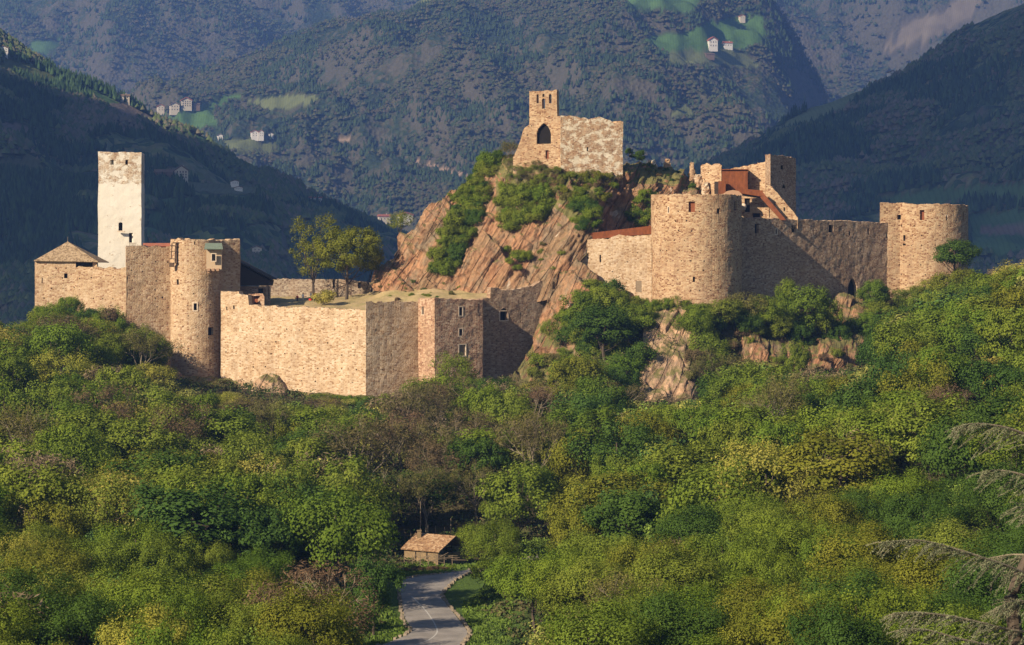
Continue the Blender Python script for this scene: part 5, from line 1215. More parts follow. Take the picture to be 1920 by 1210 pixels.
EX = [(1262,545,604,440,52,'airy',L_OLIVE,'thin olive tree before the left foot of the huge round tower'),(1310,562,620,437,62,'leafy',L_GREEN,'green tree under the middle of the huge round tower'),(1352,552,630,438,84,'leafy',L_OLIVE,'olive tree at the right foot of the huge round tower'),(1398,531,628,443,92,'airy',L_BROWN,'brownish crown where the huge round tower meets the brown wall'),
 (1436,542,632,444,78,'leafy',L_GREEN,'green tree at the left end of the brown curtain wall'),(1472,506,610,450,44,'leafy',L_GREEN,'slim pointed green tree before the brown curtain wall'),(1508,518,636,449,100,'leafy',L_GREEN,'broad bright green tree before the middle of the brown curtain wall'),(1548,536,640,450,70,'leafy',L_OLIVE,'olive tree just left of the arched doorway'),
 (1640,513,612,464,76,'leafy',L_GREEN,'fresh green tree just right of the arched doorway'),(1676,530,606,465,60,'airy',L_OLIVE,'small olive tree at the corner of brown wall and far right tower'),(1712,528,600,468,76,'leafy',L_OLIVE,'olive tree under the left half of the far right tower'),(1748,505,590,468,72,'airy',L_YELL,'yellowish tree left of the dark green one by the far right tower'),(1622,575,660,455,60,'leafy',L_GREEN,'green tree low right of the arched doorway'),
 (1325,610,720,430,100,'leafy',L_OLIVE,'olive tree right of the pale rock slab'),(1352,655,770,422,110,'twig',L_BROWN,'brown tree between the pale slab and the columnar rock'),(1392,572,640,440,70,'leafy',L_DARK,'dark tree on the ledge left above the columnar rock'),(1450,580,640,444,80,'leafy',L_OLIVE,'low olive tree on the ledge above the columnar rock'),(1498,590,646,446,70,'leafy',L_DARK,'dark low tree on the ledge above the columnar rock'),
 (1570,600,660,449,64,'leafy',L_DARK,'dark tree under the rock below the arched doorway'),(1492,622,760,428,62,'leafy',L_OLIVE,'small olive tree between the two faces of columnar rock'),(1850,505,575,462,110,'leafy',L_OLIVE,'olive crown right of the dark green tree by the far right tower'),(1905,478,560,455,110,'leafy',L_YELL,'yellow green crown on the skyline at the right edge'),
 (1160,655,750,424,110,'leafy',L_GREEN,'green tree left of the foot of the pale rock slab'),(1085,690,790,415,100,'leafy',L_OLIVE,'olive tree below the ivy rock face'),(1035,580,650,441,50,'airy',L_OLIVE,'thin light tree on the bare rock right of the stepped wall'),(1090,535,630,440,90,'leafy',L_OLIVE,'olive crown on the upper ivy rock face'),(1140,522,610,441,90,'leafy',L_GREEN,'green crown right under the climbing wall'),(1190,560,640,437,80,'leafy',L_GREEN,'green crown beside the grey door of the climbing wall'),
 (133,548,612,445,60,'leafy',L_GREEN,'small green tree rising against the foot of the pyramid roofed house'),(95,560,620,443,70,'leafy',L_GREEN,'green tree below the left half of the pyramid roofed house'),(207,566,625,443,60,'leafy',L_GREEN,'green tree against the low wall below the white tower'),(255,600,660,438,80,'leafy',L_GREEN,'green tree at the foot of the middle wall'),(168,580,640,441,80,'leafy',L_OLIVE,'olive tree left of the foot of the white tower'),(295,625,690,436,70,'leafy',L_GREEN,'green tree in the corner left of the slim horseshoe tower'),(60,590,650,440,90,'leafy',L_OLIVE,'olive tree at the far left corner of the castle')]
for (px, pt, pb, Y, w_, ky, m_, l_) in EX:
    n_k = {'leafy': 6, 'airy': 3, 'twig': 4}[ky]; P_ = V(px, pb, Y); g_ = float(ground_z(np.array([P_[0]]), np.array([Y]))[0])
    zb_ = min(P_[2], g_) if abs(P_[2] - g_) < 6 else P_[2]
    put_tree('bare_tree' if ky == 'twig' else 'broadleaf_tree' if m_ is not L_YELL else 'blossoming_tree', (ky, int(px) % n_k), m_, (P_[0], Y, zb_), w_ * Y / F / 2, Zz(pt, Y) - zb_, l_, 'tree', 'trees at the foot of the castle')
# bushes and ivy on the rocks
def fill(poly, n, wr, mats, label, group, seed, key='shrub', asp=(.6, 1.0), name='bush'):
    rg = np.random.default_rng(seed); xs = [p[0] for p in poly]; ys = [p[1] for p in poly]; k = 0; tries = 0; done = []; made = []
    while k < n and tries < n * 40:
        tries += 1; px, py = rg.uniform(min(xs), max(xs)), rg.uniform(min(ys), max(ys))
        if not in_poly(np.array([px]), np.array([py]), poly)[0]: continue
        if done and min(math.hypot(px - a, py - b) for a, b in done) < wr[0] * 2.6 + 5: continue
        P_ = surf(px, py)
        if P_ is None: continue
        R = rg.uniform(*wr); m_ = mats[int(rg.integers(len(mats)))]
        ks = [k_ for k_ in PROTO if k_[0] == key]; kk = ks[int(rg.integers(len(ks)))]
        hh = {L_GREEN.name: 'green', L_OLIVE.name: 'olive', L_DARK.name: 'dark green', L_BROWN.name: 'brown twiggy', L_YELL.name: 'yellow green', L_AMBER.name: 'amber'}[m_.name]
        cx_, cy_ = sum(xs) / len(xs), sum(ys) / len(ys)
        pos_unused = ('upper ' if py < cy_ - 12 else 'lower ' if py > cy_ + 12 else 'middle ') + ('left' if px < cx_ - 12 else 'right' if px > cx_ + 12 else 'part')
        done.append((px, py)); made.append((px, kk, m_, P_, R, R * 2 * rg.uniform(*asp), hh)); k += 1
    for hh in set(m[6] for m in made):
        g_ = sorted([m for m in made if m[6] == hh], key=lambda m: m[0])
        for q, (px, kk, m_, P_, R, H, _) in enumerate(g_):
            pos = '' if len(g_) == 1 else (', leftmost' if q == 0 else (', rightmost' if q == len(g_) - 1 else f', {ORD[q]}from left'.replace(' from', ' from')))
            put_tree(name, kk, m_, P_ + [0, .3, -.3], R, H, f'{hh} {label}{pos}', 'bush', group)
fill([(905,305),(935,300),(915,345),(905,400),(872,470),(845,520),(812,520),(818,470),(850,410),(880,350)], 80, (1.2, 2.3), [L_DARK, L_GREEN, L_OLIVE, L_OLIVE], 'ivy mass in the green cleft between the two bare slabs', 'bushes in the cleft of the rock', 1, name='ivy_clump')
fill([(945,350),(1020,345),(1035,385),(1015,415),(960,440),(930,425)], 40, (1.0, 2.6), [L_GREEN, L_OLIVE, L_OLIVE], 'bush of the bright thicket below the chapel rock', 'bright thicket on the rock', 2)
fill([(945,300),(1050,314),(1045,350),(960,352)], 34, (.8, 1.7), [L_BROWN, L_OLIVE, L_OLIVE], 'scrub on the slope under the chapel arch', 'scrub under the chapel', 3, 'twig')
fill([(1050,328),(1165,335),(1150,360),(1110,400),(1045,385)], 44, (.6, 1.5), [L_OLIVE, L_BROWN, L_BROWN, L_AMBER], 'scrub on the slope under the chapel nave', 'scrub under the chapel', 4)
fill([(1070,380),(1108,375),(1128,432),(1085,435)], 15, (1.0, 2.0), [L_DARK, L_GREEN], 'bush in the hollow left of the huge tower', 'bushes in the hollow by the huge tower', 5)
fill([(1188,372),(1222,362),(1222,425),(1182,425)], 14, (1.0, 1.9), [L_GREEN, L_GREEN, L_DARK], 'bush right against the rim of the huge tower', 'bushes at the huge tower', 6)
fill([(948,475),(985,468),(992,500),(955,512)], 7, (1.0, 1.7), [L_GREEN, L_OLIVE], 'bush on the middle of the bare rock', 'bushes on the bare rock', 7)
fill([(840,366),(872,362),(876,378),(845,382)], 5, (.8, 1.4), [L_OLIVE], 'bush on the top of the left slab', 'bushes on the slab top', 8)
fill([(1172,288),(1205,290),(1205,300),(1172,300)], 4, (.8, 1.2), [L_DARK], 'bush beside the right end of the chapel', 'bushes beside the chapel', 9)
fill([(1000,305),(1160,325),(1150,345),(1060,350),(1000,340)], 26, (.5, 1.1), [L_BROWN, L_OLIVE, L_BROWN], 'low scrub at the foot of the chapel', 'low scrub at the chapel foot', 18, name='grass_tuft')
fill([(1205,306),(1300,330),(1330,362),(1310,362),(1270,345),(1210,322)], 20, (.4, .9), [L_OLIVE, L_BROWN, L_DARK], 'tuft on the crest right of the chapel', 'tufts on the crest', 10, name='grass_tuft')
fill([(1045,570),(1110,540),(1222,580),(1215,650),(1190,730),(1130,700),(1060,650)], 52, (1.5, 2.8), [L_DARK, L_GREEN, L_GREEN, L_OLIVE], 'ivy covered bush on the rock face under the climbing wall', 'ivy bushes on the rock face', 11, name='ivy_clump')
fill([(965,715),(1060,660),(1130,700),(1205,765),(1000,780)], 34, (1.2, 2.4), [L_BROWN, L_BROWN, L_OLIVE, L_DARK], 'bush at the foot of the ivy covered rock face', 'bushes at the foot of the rock face', 12)
fill([(1290,600),(1380,610),(1390,640),(1320,720),(1275,745),(1300,650)], 14, (1.2, 2.2), [L_GREEN, L_OLIVE, L_BROWN], 'bush between the pale slab and the columnar rock', 'bushes beside the slab', 13)
fill([(1395,600),(1560,600),(1600,630),(1400,628)], 16, (1.2, 2.0), [L_GREEN, L_OLIVE, L_DARK], 'bush on the ledge above the columnar rock', 'bushes above the columnar rock', 14)
fill([(990,470),(1035,440),(1060,460),(1050,500),(1010,520)], 5, (.5, .9), [L_OLIVE, L_BROWN], 'tuft on the bare rock left of the climbing wall', 'bushes on the bare rock', 15)
fill([(700,535),(760,528),(830,532),(900,545),(860,560),(740,565)], 26, (.35, .7), [L_OLIVE, L_BROWN, L_DARK], 'tuft where the courtyard grass meets the rock', 'tufts at the courtyard edge', 16, name='grass_tuft')
fill([(1205,575),(1300,572),(1300,592),(1205,592)], 8, (.9, 1.6), [L_GREEN, L_DARK, L_OLIVE], 'bush on top of the pale slab under the huge tower', 'bushes beside the slab', 17)
q_ = 0
for px in range(70, 1700, 19):
    Y = float(np.interp(px, [b_[0] for b_ in back_limit], [b_[1] for b_ in back_limit])) - rgf.uniform(1.5, 4.5)
    if 1205 < px < 1300 or 1390 < px < 1600 or 960 < px < 1060 or 488 < px < 528: continue
    x_ = X(px, Y); g_ = float(ground_z(np.array([x_]), np.array([Y]))[0]); R_ = rgf.uniform(1.3, 2.5); H_ = clear_h(px, Y, R_ * .5, R_ * rgf.uniform(1.5, 2.2), g_)
    if H_ < .9: continue
    m_ = (L_GREEN, L_OLIVE, L_DARK, L_OLIVE, L_BROWN)[int(rgf.integers(5))]; c_ = {L_GREEN.name: 'green', L_OLIVE.name: 'olive', L_DARK.name: 'dark', L_BROWN.name: 'brownish'}[m_.name]
    q_ += 1; put_tree('bush', ('shrub', q_ % 3), m_, (x_, Y, g_), R_, H_ + .3, f'{c_} bush at the wall foot, {ORD[q_ - 1] if q_ > 1 else "first "}of the row counted from the left', 'bush', 'bushes in a row at the wall foot')
fill([(1385,640),(1500,650),(1610,645),(1610,700),(1385,690)], 12, (.8, 1.5), [L_OLIVE, L_GREEN, L_BROWN], 'bush clinging to the columnar rock', 'bushes on the columnar rock', 19)
# undergrowth: one leafy ground cover
def undergrowth():
    rg = np.random.default_rng(5); n = 16000
    y = 150 + (470 - 150) * rg.random(n) ** .85; x = rg.uniform(-1, 1, n) * (1030 * y / F); px = HX + F * x / y
    ok = (y < np.interp(px, [b[0] for b in back_limit], [b[1] for b in back_limit]) + 1.5) & (road_dist(x, y) > 2.2)
    x, y, px = x[ok], y[ok], px[ok]; z = ground_z(x, y); rd = road_dist(x, y); n = len(x)
    h = rg.uniform(.5, 2.2, n) * np.clip((rd - 2) / 8, .12, 1)
    hut = (px > 735) & (px < 900) & (y > 215) & (y < 312); h = np.where(hut, h * .35, h)
    nl = 26; off = rg.normal(size=(n, nl, 3)); off /= np.linalg.norm(off, axis=2, keepdims=True)
    p = np.stack([x, y, z], -1)[:, None] + off * np.stack([h * .9 + .3, h * .9 + .3, h * .55], -1)[:, None] * rg.uniform(.3, 1, (n, nl, 1)); p[..., 2] += (h * .5)[:, None]
    nr = off + np.array([0, 0, .4]) + rg.normal(0, .3, off.shape); nr /= np.linalg.norm(nr, axis=2, keepdims=True)
    return leaf_mesh('undergrowth', p.reshape(-1, 3), nr.reshape(-1, 3), rg.uniform(.2, .5, n * nl), M_UNDER, rg.uniform(0, 1, n * nl), 1.0, rg)
def under_mat():
    m, t, b = newmat('undergrowth leaves'); tc = N(t, 'TexCoord'); at = N(t, 'Attribute', attribute_name='tint')
    f = math_(t, 'ADD', noise(t, tc.outputs['Object'], .07, 5, .7), math_(t, 'MULTIPLY', math_(t, 'SUBTRACT', at.outputs['Fac'], .5), .25))
    t.links.new(ramp(t, f, [(.32, (.025, .05, .012)), (.47, (.05, .08, .018)), (.57, (.085, .065, .035)), (.70, (.10, .115, .03))]), b.inputs['Base Color']); return m
M_UNDER = under_mat()
tag(link('undergrowth', undergrowth()), 'mixed brown and green undergrowth between the trees of the hillside', 'undergrowth', kind='stuff')
def grass():
    rg = np.random.default_rng(6); n = 26000
    y = rg.uniform(200, 285, n); px = rg.uniform(690, 960, n); x = (px - HX) * y / F; rd = road_dist(x, y); ok = (rd > .6) & (rd < 9); x, y = x[ok], y[ok]; z = ground_z(x, y); n = len(x)
    p = np.stack([x, y, z + .1], -1); nr = np.stack([rg.normal(0, 1, n), rg.normal(0, 1, n), rg.normal(0, .25, n)], -1); nr /= np.linalg.norm(nr, axis=1)[:, None]
    return leaf_mesh('grass', p, nr, rg.uniform(.2, .5, n), L_GRASS, rg.uniform(0, 1, n), 1.5, rg)
L_GRASS = leaf_mat('bank grass', [(0.09, 0.16, 0.03), (0.11, 0.17, 0.035)], .2)
tag(link('grass', grass()), 'bright green grass on the banks beside the road', 'grass', kind='stuff')

# ------------------------------------------------------------------ hut by the road
M_HUTW = simple('old tan boards', (0.20, 0.145, 0.085), var=.4, scale=2.5, stretch=(3, 3, 1))
t = thing('hut', 'low hut with an old clay tile roof beside the road bend', 'hut', V(800, 1048, 286.0))
zg = Zz(1047, 286.0)
A0, A1 = V(758, 1047, 287.0), V(822, 1048, 284.0); dA = (A1 - A0)[:2]; A2 = V(872, 1047, 289.5); ze = Zz(1030, 285.5)
A3 = A0 + (A2 - A1); zr = Zz(1002, 288.0)
b_ = MB()
for p_, q_ in ((A0, A1), (A3, A0)): b_.prism([(p_[0], p_[1], zg - 1), (q_[0], q_[1], zg - 1), (q_[0], q_[1], ze), (p_[0], p_[1], ze)], (.05, .25, 0))
b_.build('wall', M_HUTW, t)
b_ = MB(); b_.prism([(A1[0], A1[1], zg - 1), (A2[0], A2[1], zg - 1), (A2[0], A2[1], zg + .55), (A1[0], A1[1], zg + .55)], (-.2, .1, 0)); b_.build('half_wall', M_HUTW, t)
b_ = MB(); m_ = (A1 + A2) / 2; c_ = (A0 + A3) / 2
for q_, h_ in ((A1, ze), (A2, ze), (m_, zr - .2)): b_.tube([(q_[0], q_[1], zg - .5), (q_[0], q_[1], h_)], [.09, .09], 6)
for k in (.33, .66, 1.0): q_ = A0 + (A1 - A0) * k; b_.box((q_[0], q_[1] - .06, (zg + ze) / 2), (.12, .12, ze - zg))
b_.build('post', M_DARKW, t)
b_ = MB(); b_.box(((A0 + A2) / 2)[:2].tolist() + [ze - .25], (3.2, 3.4, .1), math.atan2(dA[1], dA[0])); b_.build('loft_floor', M_DARKW, t)
ov = lambda p_, k=1.12: np.array([*(((A0 + A2) / 2)[:2] + (p_[:2] - ((A0 + A2) / 2)[:2]) * k), ze - .08])
r0, r1 = np.array([*(c_[:2] + (c_ - m_)[:2] * .06), zr]), np.array([*(m_[:2] + (m_ - c_)[:2] * .12), zr])
roof_mesh(t, [[ov(A0), ov(A1), r1, r0], [ov(A2), ov(A3), r0, r1]], M_HUTT, 'roof', .14)
b_ = MB(); b_.box((X(786, 288.5), 288.5, Zz(1003, 288.5)), (.5, .5, 1.0)); b_.box((X(786, 288.5), 288.5, Zz(1003, 288.5) + .55), (.62, .62, .1)); b_.build('chimney', M_HUTW, t)
def pole(px, pt, pb, Y, label, group=None, r=.07, name='pole', arm=False):
    b = MB(); p0, p1 = V(px, pb, Y), V(px + 0.5, pt, Y); b.tube([p0 - [0, 0, 1.0], p1], [r, r * .75], 6)
    if arm: b.box(V(px, pt + 8, Y), (1.4, .1, .1))
    tag(b.build(name, M_POLE), label, 'pole', group)
pole(788, 940, 1006, 292.0, 'tall thin pole rising behind the chimney of the hut', r=.055)
pole(519, 958, 1010, 290, 'lone pale pole in the brown scrub left of the hut')
for px, a_, b_2, wh in ((759, 998, 1025, 'leftmost post'), (770, 995, 1020, 'second post from the left'), (802, 985, 1008, 'post just right of the tall pole'), (816, 986, 1008, 'post over the middle of the hut roof'), (833, 988, 1010, 'post over the right end of the hut roof'), (845, 972, 1010, 'tallest post right of the hut roof')):
    pole(px, a_, b_2 + 6, 299.0, f'wooden vineyard {wh}', 'vineyard posts behind the hut', .055, 'vineyard_post', False)
rg = np.random.default_rng(8)
t = thing('brushwood_fence', 'tangled grey brushwood fence in front of the hut', 'fence', V(805, 1050, 282.0))
b_ = MB()
for k in range(22):
    a_ = V(rg.uniform(755, 850), rg.uniform(1040, 1054), 281.5); b_.tube([a_, a_ + [rg.uniform(.6, 2), rg.normal(0, .1), rg.normal(0, .3)]], [.035, .025], 4)
b_.build('rail', M_POLE, t)
for k in range(7):
    b_ = MB(); a_ = V(758 + k * 15, 1056, 281.6); b_.tube([a_ - [0, 0, .5], a_ + [0, 0, 1.0]], [.05, .04], 5); b_.build('post', M_POLE, t)
t = thing('wooden_trellis', 'weathered wooden vine trellis with pale beams under the bright yellow tree', 'trellis', V(600, 1090, 262))
for (x0, y0, x1, y1) in ((552, 1044, 636, 1048), (565, 1056, 640, 1060), (580, 1072, 640, 1074), (600, 1100, 640, 1088)):
    b_ = MB(); b_.tube([V(x0, y0, 262), V(x1, y1, 258)], [.09, .09], 5); b_.build('beam', M_BARKP, t)
for px in (560, 585, 612, 633):
    b_ = MB(); b_.tube([V(px, 1110, 260), V(px, 1044, 260)], [.09, .08], 5); b_.build('post', M_BARKP, t)

for k in range(9):
    px_ = 758 + k * 13; m_ = (L_BROWN, L_OLIVE, L_BROWN, L_GREEN)[k % 4]; c_ = {L_BROWN.name: 'brownish', L_OLIVE.name: 'olive', L_GREEN.name: 'green'}[m_.name]
    P_ = V(px_, 1066 + (k % 3) * 2, 277 + (k % 2)); P_[2] = float(ground_z(np.array([P_[0]]), np.array([P_[1]]))[0])
    if k < 8: put_tree('bush', ('shrub', k % 3), m_, P_, random.uniform(.6, .9), random.uniform(.5, .8), f'{c_} low bush between hut and road, {(ORD[k] or "first ")}from the left', 'bush', 'low bushes between the hut and the road')
# ------------------------------------------------------------------ courtyard people and things
M_SKIN = simple('skin', (0.5, 0.3, 0.2), var=.05, bmp=0); M_WSH = simple('white shirt', (0.75, 0.73, 0.7), var=.05, bmp=0); M_RSH = simple('dark red jacket', (0.22, 0.03, 0.03), bmp=0)
M_BLU = simple('dark trousers', (0.03, 0.035, 0.06), bmp=0); M_REDP = simple('red plastic', (0.55, 0.03, 0.02), var=.1, rough=.5, bmp=0); M_HAIR = simple('dark hair', (0.04, 0.025, 0.015), bmp=0); M_BEI = simple('light trousers', (0.6, 0.57, 0.52), bmp=0)
def person(px, pyb, Y, top, legs, label, rz, armup=0.0, stride=.12):
    p0 = V(px, pyb, Y); t = thing('person', label, 'person', p0); t.rotation_euler = (0, 0, rz)
    J = {'pel': (0, 0, .95, .15), 'wai': (0, 0, 1.12, .14), 'che': (0, 0, 1.34, .17), 'nec': (0, 0, 1.50, .06), 'hea': (0, 0, 1.62, .10), 'top': (0, 0, 1.74, .08), 'nos': (0, -.10, 1.64, .025),
         'sl': (-.19, 0, 1.42, .07), 'el': (-.27, -.03, 1.14, .05), 'hl': (-.27, -.10 - .2 * armup, .90 + .35 * armup, .04), 'fl': (-.27, -.14 - .2 * armup, .82 + .35 * armup, .02), 'sr': (.19, 0, 1.42, .07), 'er': (.27, .03, 1.14, .05), 'hr': (.28, -.06, .90, .04), 'fr': (.28, -.09, .81, .02),
         'll': (-.10, 0, .88, .10), 'kl': (-.11, -stride, .50, .07), 'al': (-.11, -stride * .8, .09, .045), 'tl': (-.12, -stride - .16, .03, .035), 'lr': (.10, 0, .88, .10), 'kr': (.11, stride * .3, .50, .07), 'ar': (.11, stride * 1.4, .09, .045), 'tr': (.12, stride * 1.2 - .14, .03, .035)}
    ks = list(J); E = [('pel', 'wai'), ('wai', 'che'), ('che', 'nec'), ('nec', 'hea'), ('hea', 'top'), ('hea', 'nos'), ('che', 'sl'), ('sl', 'el'), ('el', 'hl'), ('hl', 'fl'), ('che', 'sr'), ('sr', 'er'), ('er', 'hr'), ('hr', 'fr'), ('pel', 'll'), ('ll', 'kl'), ('kl', 'al'), ('al', 'tl'), ('pel', 'lr'), ('lr', 'kr'), ('kr', 'ar'), ('ar', 'tr')]
    me = bpy.data.meshes.new('body'); me.from_pydata([J[k][:3] for k in ks], [(ks.index(a), ks.index(b)) for a, b in E], [])
    o = bpy.data.objects.new('body', me); C.objects.link(o)
    sk = o.modifiers.new('s', 'SKIN')
    for i, k in enumerate(ks): v = me.skin_vertices[0].data[i]; v.radius = (J[k][3],) * 2; v.use_root = (i == 0)
    o.modifiers.new('u', 'SUBSURF').levels = 1
    dg = bpy.context.evaluated_depsgraph_get(); m2 = bpy.data.meshes.new_from_object(o.evaluated_get(dg)); bpy.data.objects.remove(o)
    for m in (M_SKIN, top, legs, M_HAIR): m2.materials.append(m)
    for pl in m2.polygons:
        c = pl.center; arm = abs(c.x) > .2 and .8 < c.z
        pl.material_index = 0 if c.z > 1.48 or (arm and c.z < .98 + .3 * armup) else (1 if c.z > .95 else (2 if c.z > .08 else 3)); pl.use_smooth = True
    m2.name = 'body'; b = bpy.data.objects.new('body', m2); C.objects.link(b); b.parent = t
    hb = MB(); hb.tube([(0, .015, 1.62), (0, .02, 1.70), (0, .02, 1.77)], [.105, .115, .05], 10); h_ = hb.build('hair', M_HAIR, t); h_.location = (0, 0, 0)
    return t
person(557.5, 568.5, 462, M_RSH, M_BLU, 'person in a dark red jacket, leftmost of the three in the courtyard', .4)
person(568, 565.5, 466, M_WSH, M_BEI, 'person all in white walking in the middle of the courtyard group', -.5, .8, .2)
person(583, 563, 470, M_WSH, M_BLU, 'person in a white top standing beside the red bins', 1.0)
def bin_(px, pyb, Y, h, label):
    p = V(px, pyb, Y); t = thing('red_bin', label, 'bin', p, 'red bins in the courtyard')
    b = MB(); b.tube([p, p + [0, 0, .1], p + [0, 0, h * .9]], [.26, .28, .34], 14); b.build('barrel', M_REDP, t)
    b = MB(); b.tube([p + [0, 0, h * .9], p + [0, 0, h]], [.37, .34], 14); b.build('lid', M_REDP, t)
bin_(590.5, 561, 471, 1.3, 'taller red bin to the right of the person in a white top')
bin_(582, 568.5, 464, .9, 'shorter red bin just in front of the person in a white top')
t = thing('wooden_stair', 'dark wooden stair climbing beside the amber tree at the left foot of the rock', 'stair', V(690, 545, 473))
s0, s1 = V(686, 548, 472), V(708, 474, 477)
for o_ in (0, 1.1):
    b_ = MB(); b_.tube([s0 + [o_, 0, 0], s1 + [o_, 0, 0]], [.1, .1], 4); b_.build('stringer', M_DARKW, t)
    b_ = MB(); b_.tube([s0 + [o_, 0, 1], s1 + [o_, 0, 1]], [.05, .05], 4)
    for k in np.linspace(0, 1, 7): q = s0 + (s1 - s0) * k + [o_, 0, 0]; b_.tube([q, q + [0, 0, 1]], [.04, .04], 4)
    b_.build('handrail', M_DARKW, t)
b_ = MB()
for k in np.linspace(.03, .97, 22): q = s0 + (s1 - s0) * k + [.55, 0, 0]; b_.box(q, (1.1, .3, .06))
b_.build('tread', M_WOOD, t)

# ------------------------------------------------------------------ cedar at the right edge
gz_c = float(ground_z(np.array([X(1985, 90)]), np.array([90.0]))[0])
t = thing('cedar', 'grey green cedar whose drooping branches reach in at the right edge', 'tree', (X(1985, 90), 90, gz_c))
rg = np.random.default_rng(12)
tb_ = [(X(1985, 90), 90, gz_c - .5), (X(1905, 90), 90, Zz(1200, 90)), (X(1900, 90), 90, Zz(1110, 90)), (X(1955, 90), 90, Zz(980, 90)), (X(1980, 90), 90, Zz(800, 90)), (X(1984, 90), 90, Zz(640, 90))]
tq_ = catmull(tb_, 5); MB().tube(tq_, list(np.linspace(.36, .06, len(tq_))), 9).build('trunk', M_BARK, t)
def needles(pts, name='needles', parent=None, per=34):
    P_, Nn = [], []
    for a, b in zip(pts[:-1], pts[1:]):
        d = b - a; L = np.linalg.norm(d); n = max(2, int(L * per)); s = rg.random((n, 1)); c = a + d * s + rg.normal(0, .022, (n, 3)); P_.append(c)
        r = rg.normal(size=(n, 3)); r[:, 2] += .2; Nn.append(r / np.linalg.norm(r, axis=1)[:, None])
    return np.concatenate(P_), np.concatenate(Nn)
for bi, br in enumerate([[(1978,1105,90),(1905,1068,88.5),(1840,1045,87.5),(1780,1026,87),(1720,1013,86.5),(1652,1017,86)], [(1980,838,90),(1905,808,89),(1860,797,88.5),(1820,795,88),(1790,803,87.6)], [(1980,915,90),(1915,890,89.3),(1870,882,89),(1845,885,88.6)],
   [(1980,1190,90),(1900,1182,89),(1840,1168,88),(1780,1155,87.5),(1720,1149,87),(1677,1150,86.6)], [(1980,1235,90),(1880,1215,88),(1800,1198,87),(1740,1182,86.5),(1692,1180,86)], [(1985,1150,90),(1940,1130,89),(1900,1128,88.4),(1870,1140,88)], [(1985,980,90),(1945,955,89.5),(1905,950,89)], [(1985,1060,90),(1950,1045,91),(1900,1040,91.6),(1850,1048,92)]]):
    ax = catmull([V(*q) for q in br], 7); tw_ = MB(); tw_.tube(ax, list(np.linspace(.07, .012, len(ax))), 6, False); PN = [], []
    L_ = len(ax)
    for k in range(2, L_):
        f = k / L_
        for s in range(3 if bi in (0, 3, 5) else 2):
            sd = rg.choice([-1, 1]); d = (ax[min(k, L_ - 1)] - ax[k - 1]); d /= np.linalg.norm(d)
            dr = d * rg.uniform(.7, 1.3) + np.array([0, sd * rg.uniform(.2, 1.0), rg.uniform(-.75, .02)]); dr /= np.linalg.norm(dr)
            L2 = (2.3 - 1.5 * f) * rg.uniform(.4, 1.0); st = ax[k - 1] + (ax[min(k, L_ - 1)] - ax[k - 1]) * rg.random()
            pp = [st + dr * L2 * q + np.array([0, 0, -.22 * L2 * q * q]) for q in np.linspace(0, 1, 5)]
            tw_.tube(pp, list(np.linspace(.014, .004, 5)), 3, False); a, b = needles(pp, per=65); PN[0].append(a); PN[1].append(b)
    a, b = needles(list(ax), per=60); PN[0].append(a); PN[1].append(b)
    bo = tw_.build('branch', M_BARKP, t)
    a = np.concatenate(PN[0]); b = np.concatenate(PN[1])
    nm_ = leaf_mesh('needles', a, b, rg.uniform(.03, .075, len(a)), L_GREY, rg.uniform(0, 1, len(a)) ** 1.5, 2.2, rg)
    no = bpy.data.objects.new('needles', nm_); C.objects.link(no); no.parent = bo; no.location = (0, 0, 0)

# ------------------------------------------------------------------ houses far off
def house(px, pyb, w, h, wm, rm, label, name='farmhouse', dep=1.0, rz=0.25, floors=2, cols=3, gable=True, group=None, frac=.68):
    P_ = surf(px, pyb, FARV, 6, 60)
    if P_ is None: print('no ground', label); return
    Y = P_[1]; W_, H_ = w * Y / F, h * Y / F; D2 = W_ * dep; P_ = P_ - [0, 8, 0]
    t = thing(name, label, 'house', P_, group); t.rotation_euler = (0, 0, rz); hw = H_ * frac
    def bb(nm, mb_, m, par=t): me = mesh_np(nm, np.array(mb_.v), mb_.f, m); o = bpy.data.objects.new(nm, me); C.objects.link(o); o.parent = par; return o
    b = MB()
    if gable:
        b.prism([(-W_/2, 0, -8), (W_/2, 0, -8), (W_/2, 0, hw), (0, 0, H_ * .96), (-W_/2, 0, hw)], (0, D2, 0)); bb('wall', b, wm)
        b = MB(); e = W_ * .07; z1, z2 = hw - .25 * e, H_
        for s in (-1, 1): b.prism([(s * (W_/2 + e), -e, z1), (0, -e, z2), (0, -e, z2 + .09 * W_), (s * (W_/2 + e), -e, z1 + .09 * W_)][::s], (0, D2 + 2 * e, 0))
    else:
        b.prism([(-W_/2, 0, -8), (W_/2, 0, -8), (W_/2, 0, hw), (-W_/2, 0, hw)], (0, D2, 0)); bb('wall', b, wm)
        b = MB(); e = W_ * .06; b.prism([(-W_/2 - e, -e, hw), (-W_/2 - e, D2 / 2, H_), (-W_/2 - e, D2 + e, hw)], (W_ + 2 * e, 0, 0))
    rf = bb('roof', b, rm)
    b = MB(); b.box((W_ * .2, D2 * .5, H_ * .98), (W_ * .07, W_ * .07, H_ * .2)); bb('chimney', b, wm, rf)
    for f_ in range(floors):
        for c_ in range(cols):
            b = MB(); xx = (-.5 + (c_ + .75) / (cols + .5)) * W_; zz = hw * (f_ + .55) / floors; b.box((xx, -.03, zz), (W_ * .09, .12, hw * .22)); bb('window', b, M_DARKW)
    return t
Wh, Cr, Rd, Bn = M_PLAST, M_CREAM, M_TILER, M_TILEB
house(9, 100, 18, 12, Wh, Bn, 'white farmhouse with a grey brown roof at the far left on the ridge')
house(303, 209, 13, 12, Cr, Rd, 'small pinkish house, leftmost of the hamlet on the green field', floors=2, cols=2)
house(329, 209, 17, 16, Cr, Bn, 'cream house with a rounded gable in the middle of the hamlet')
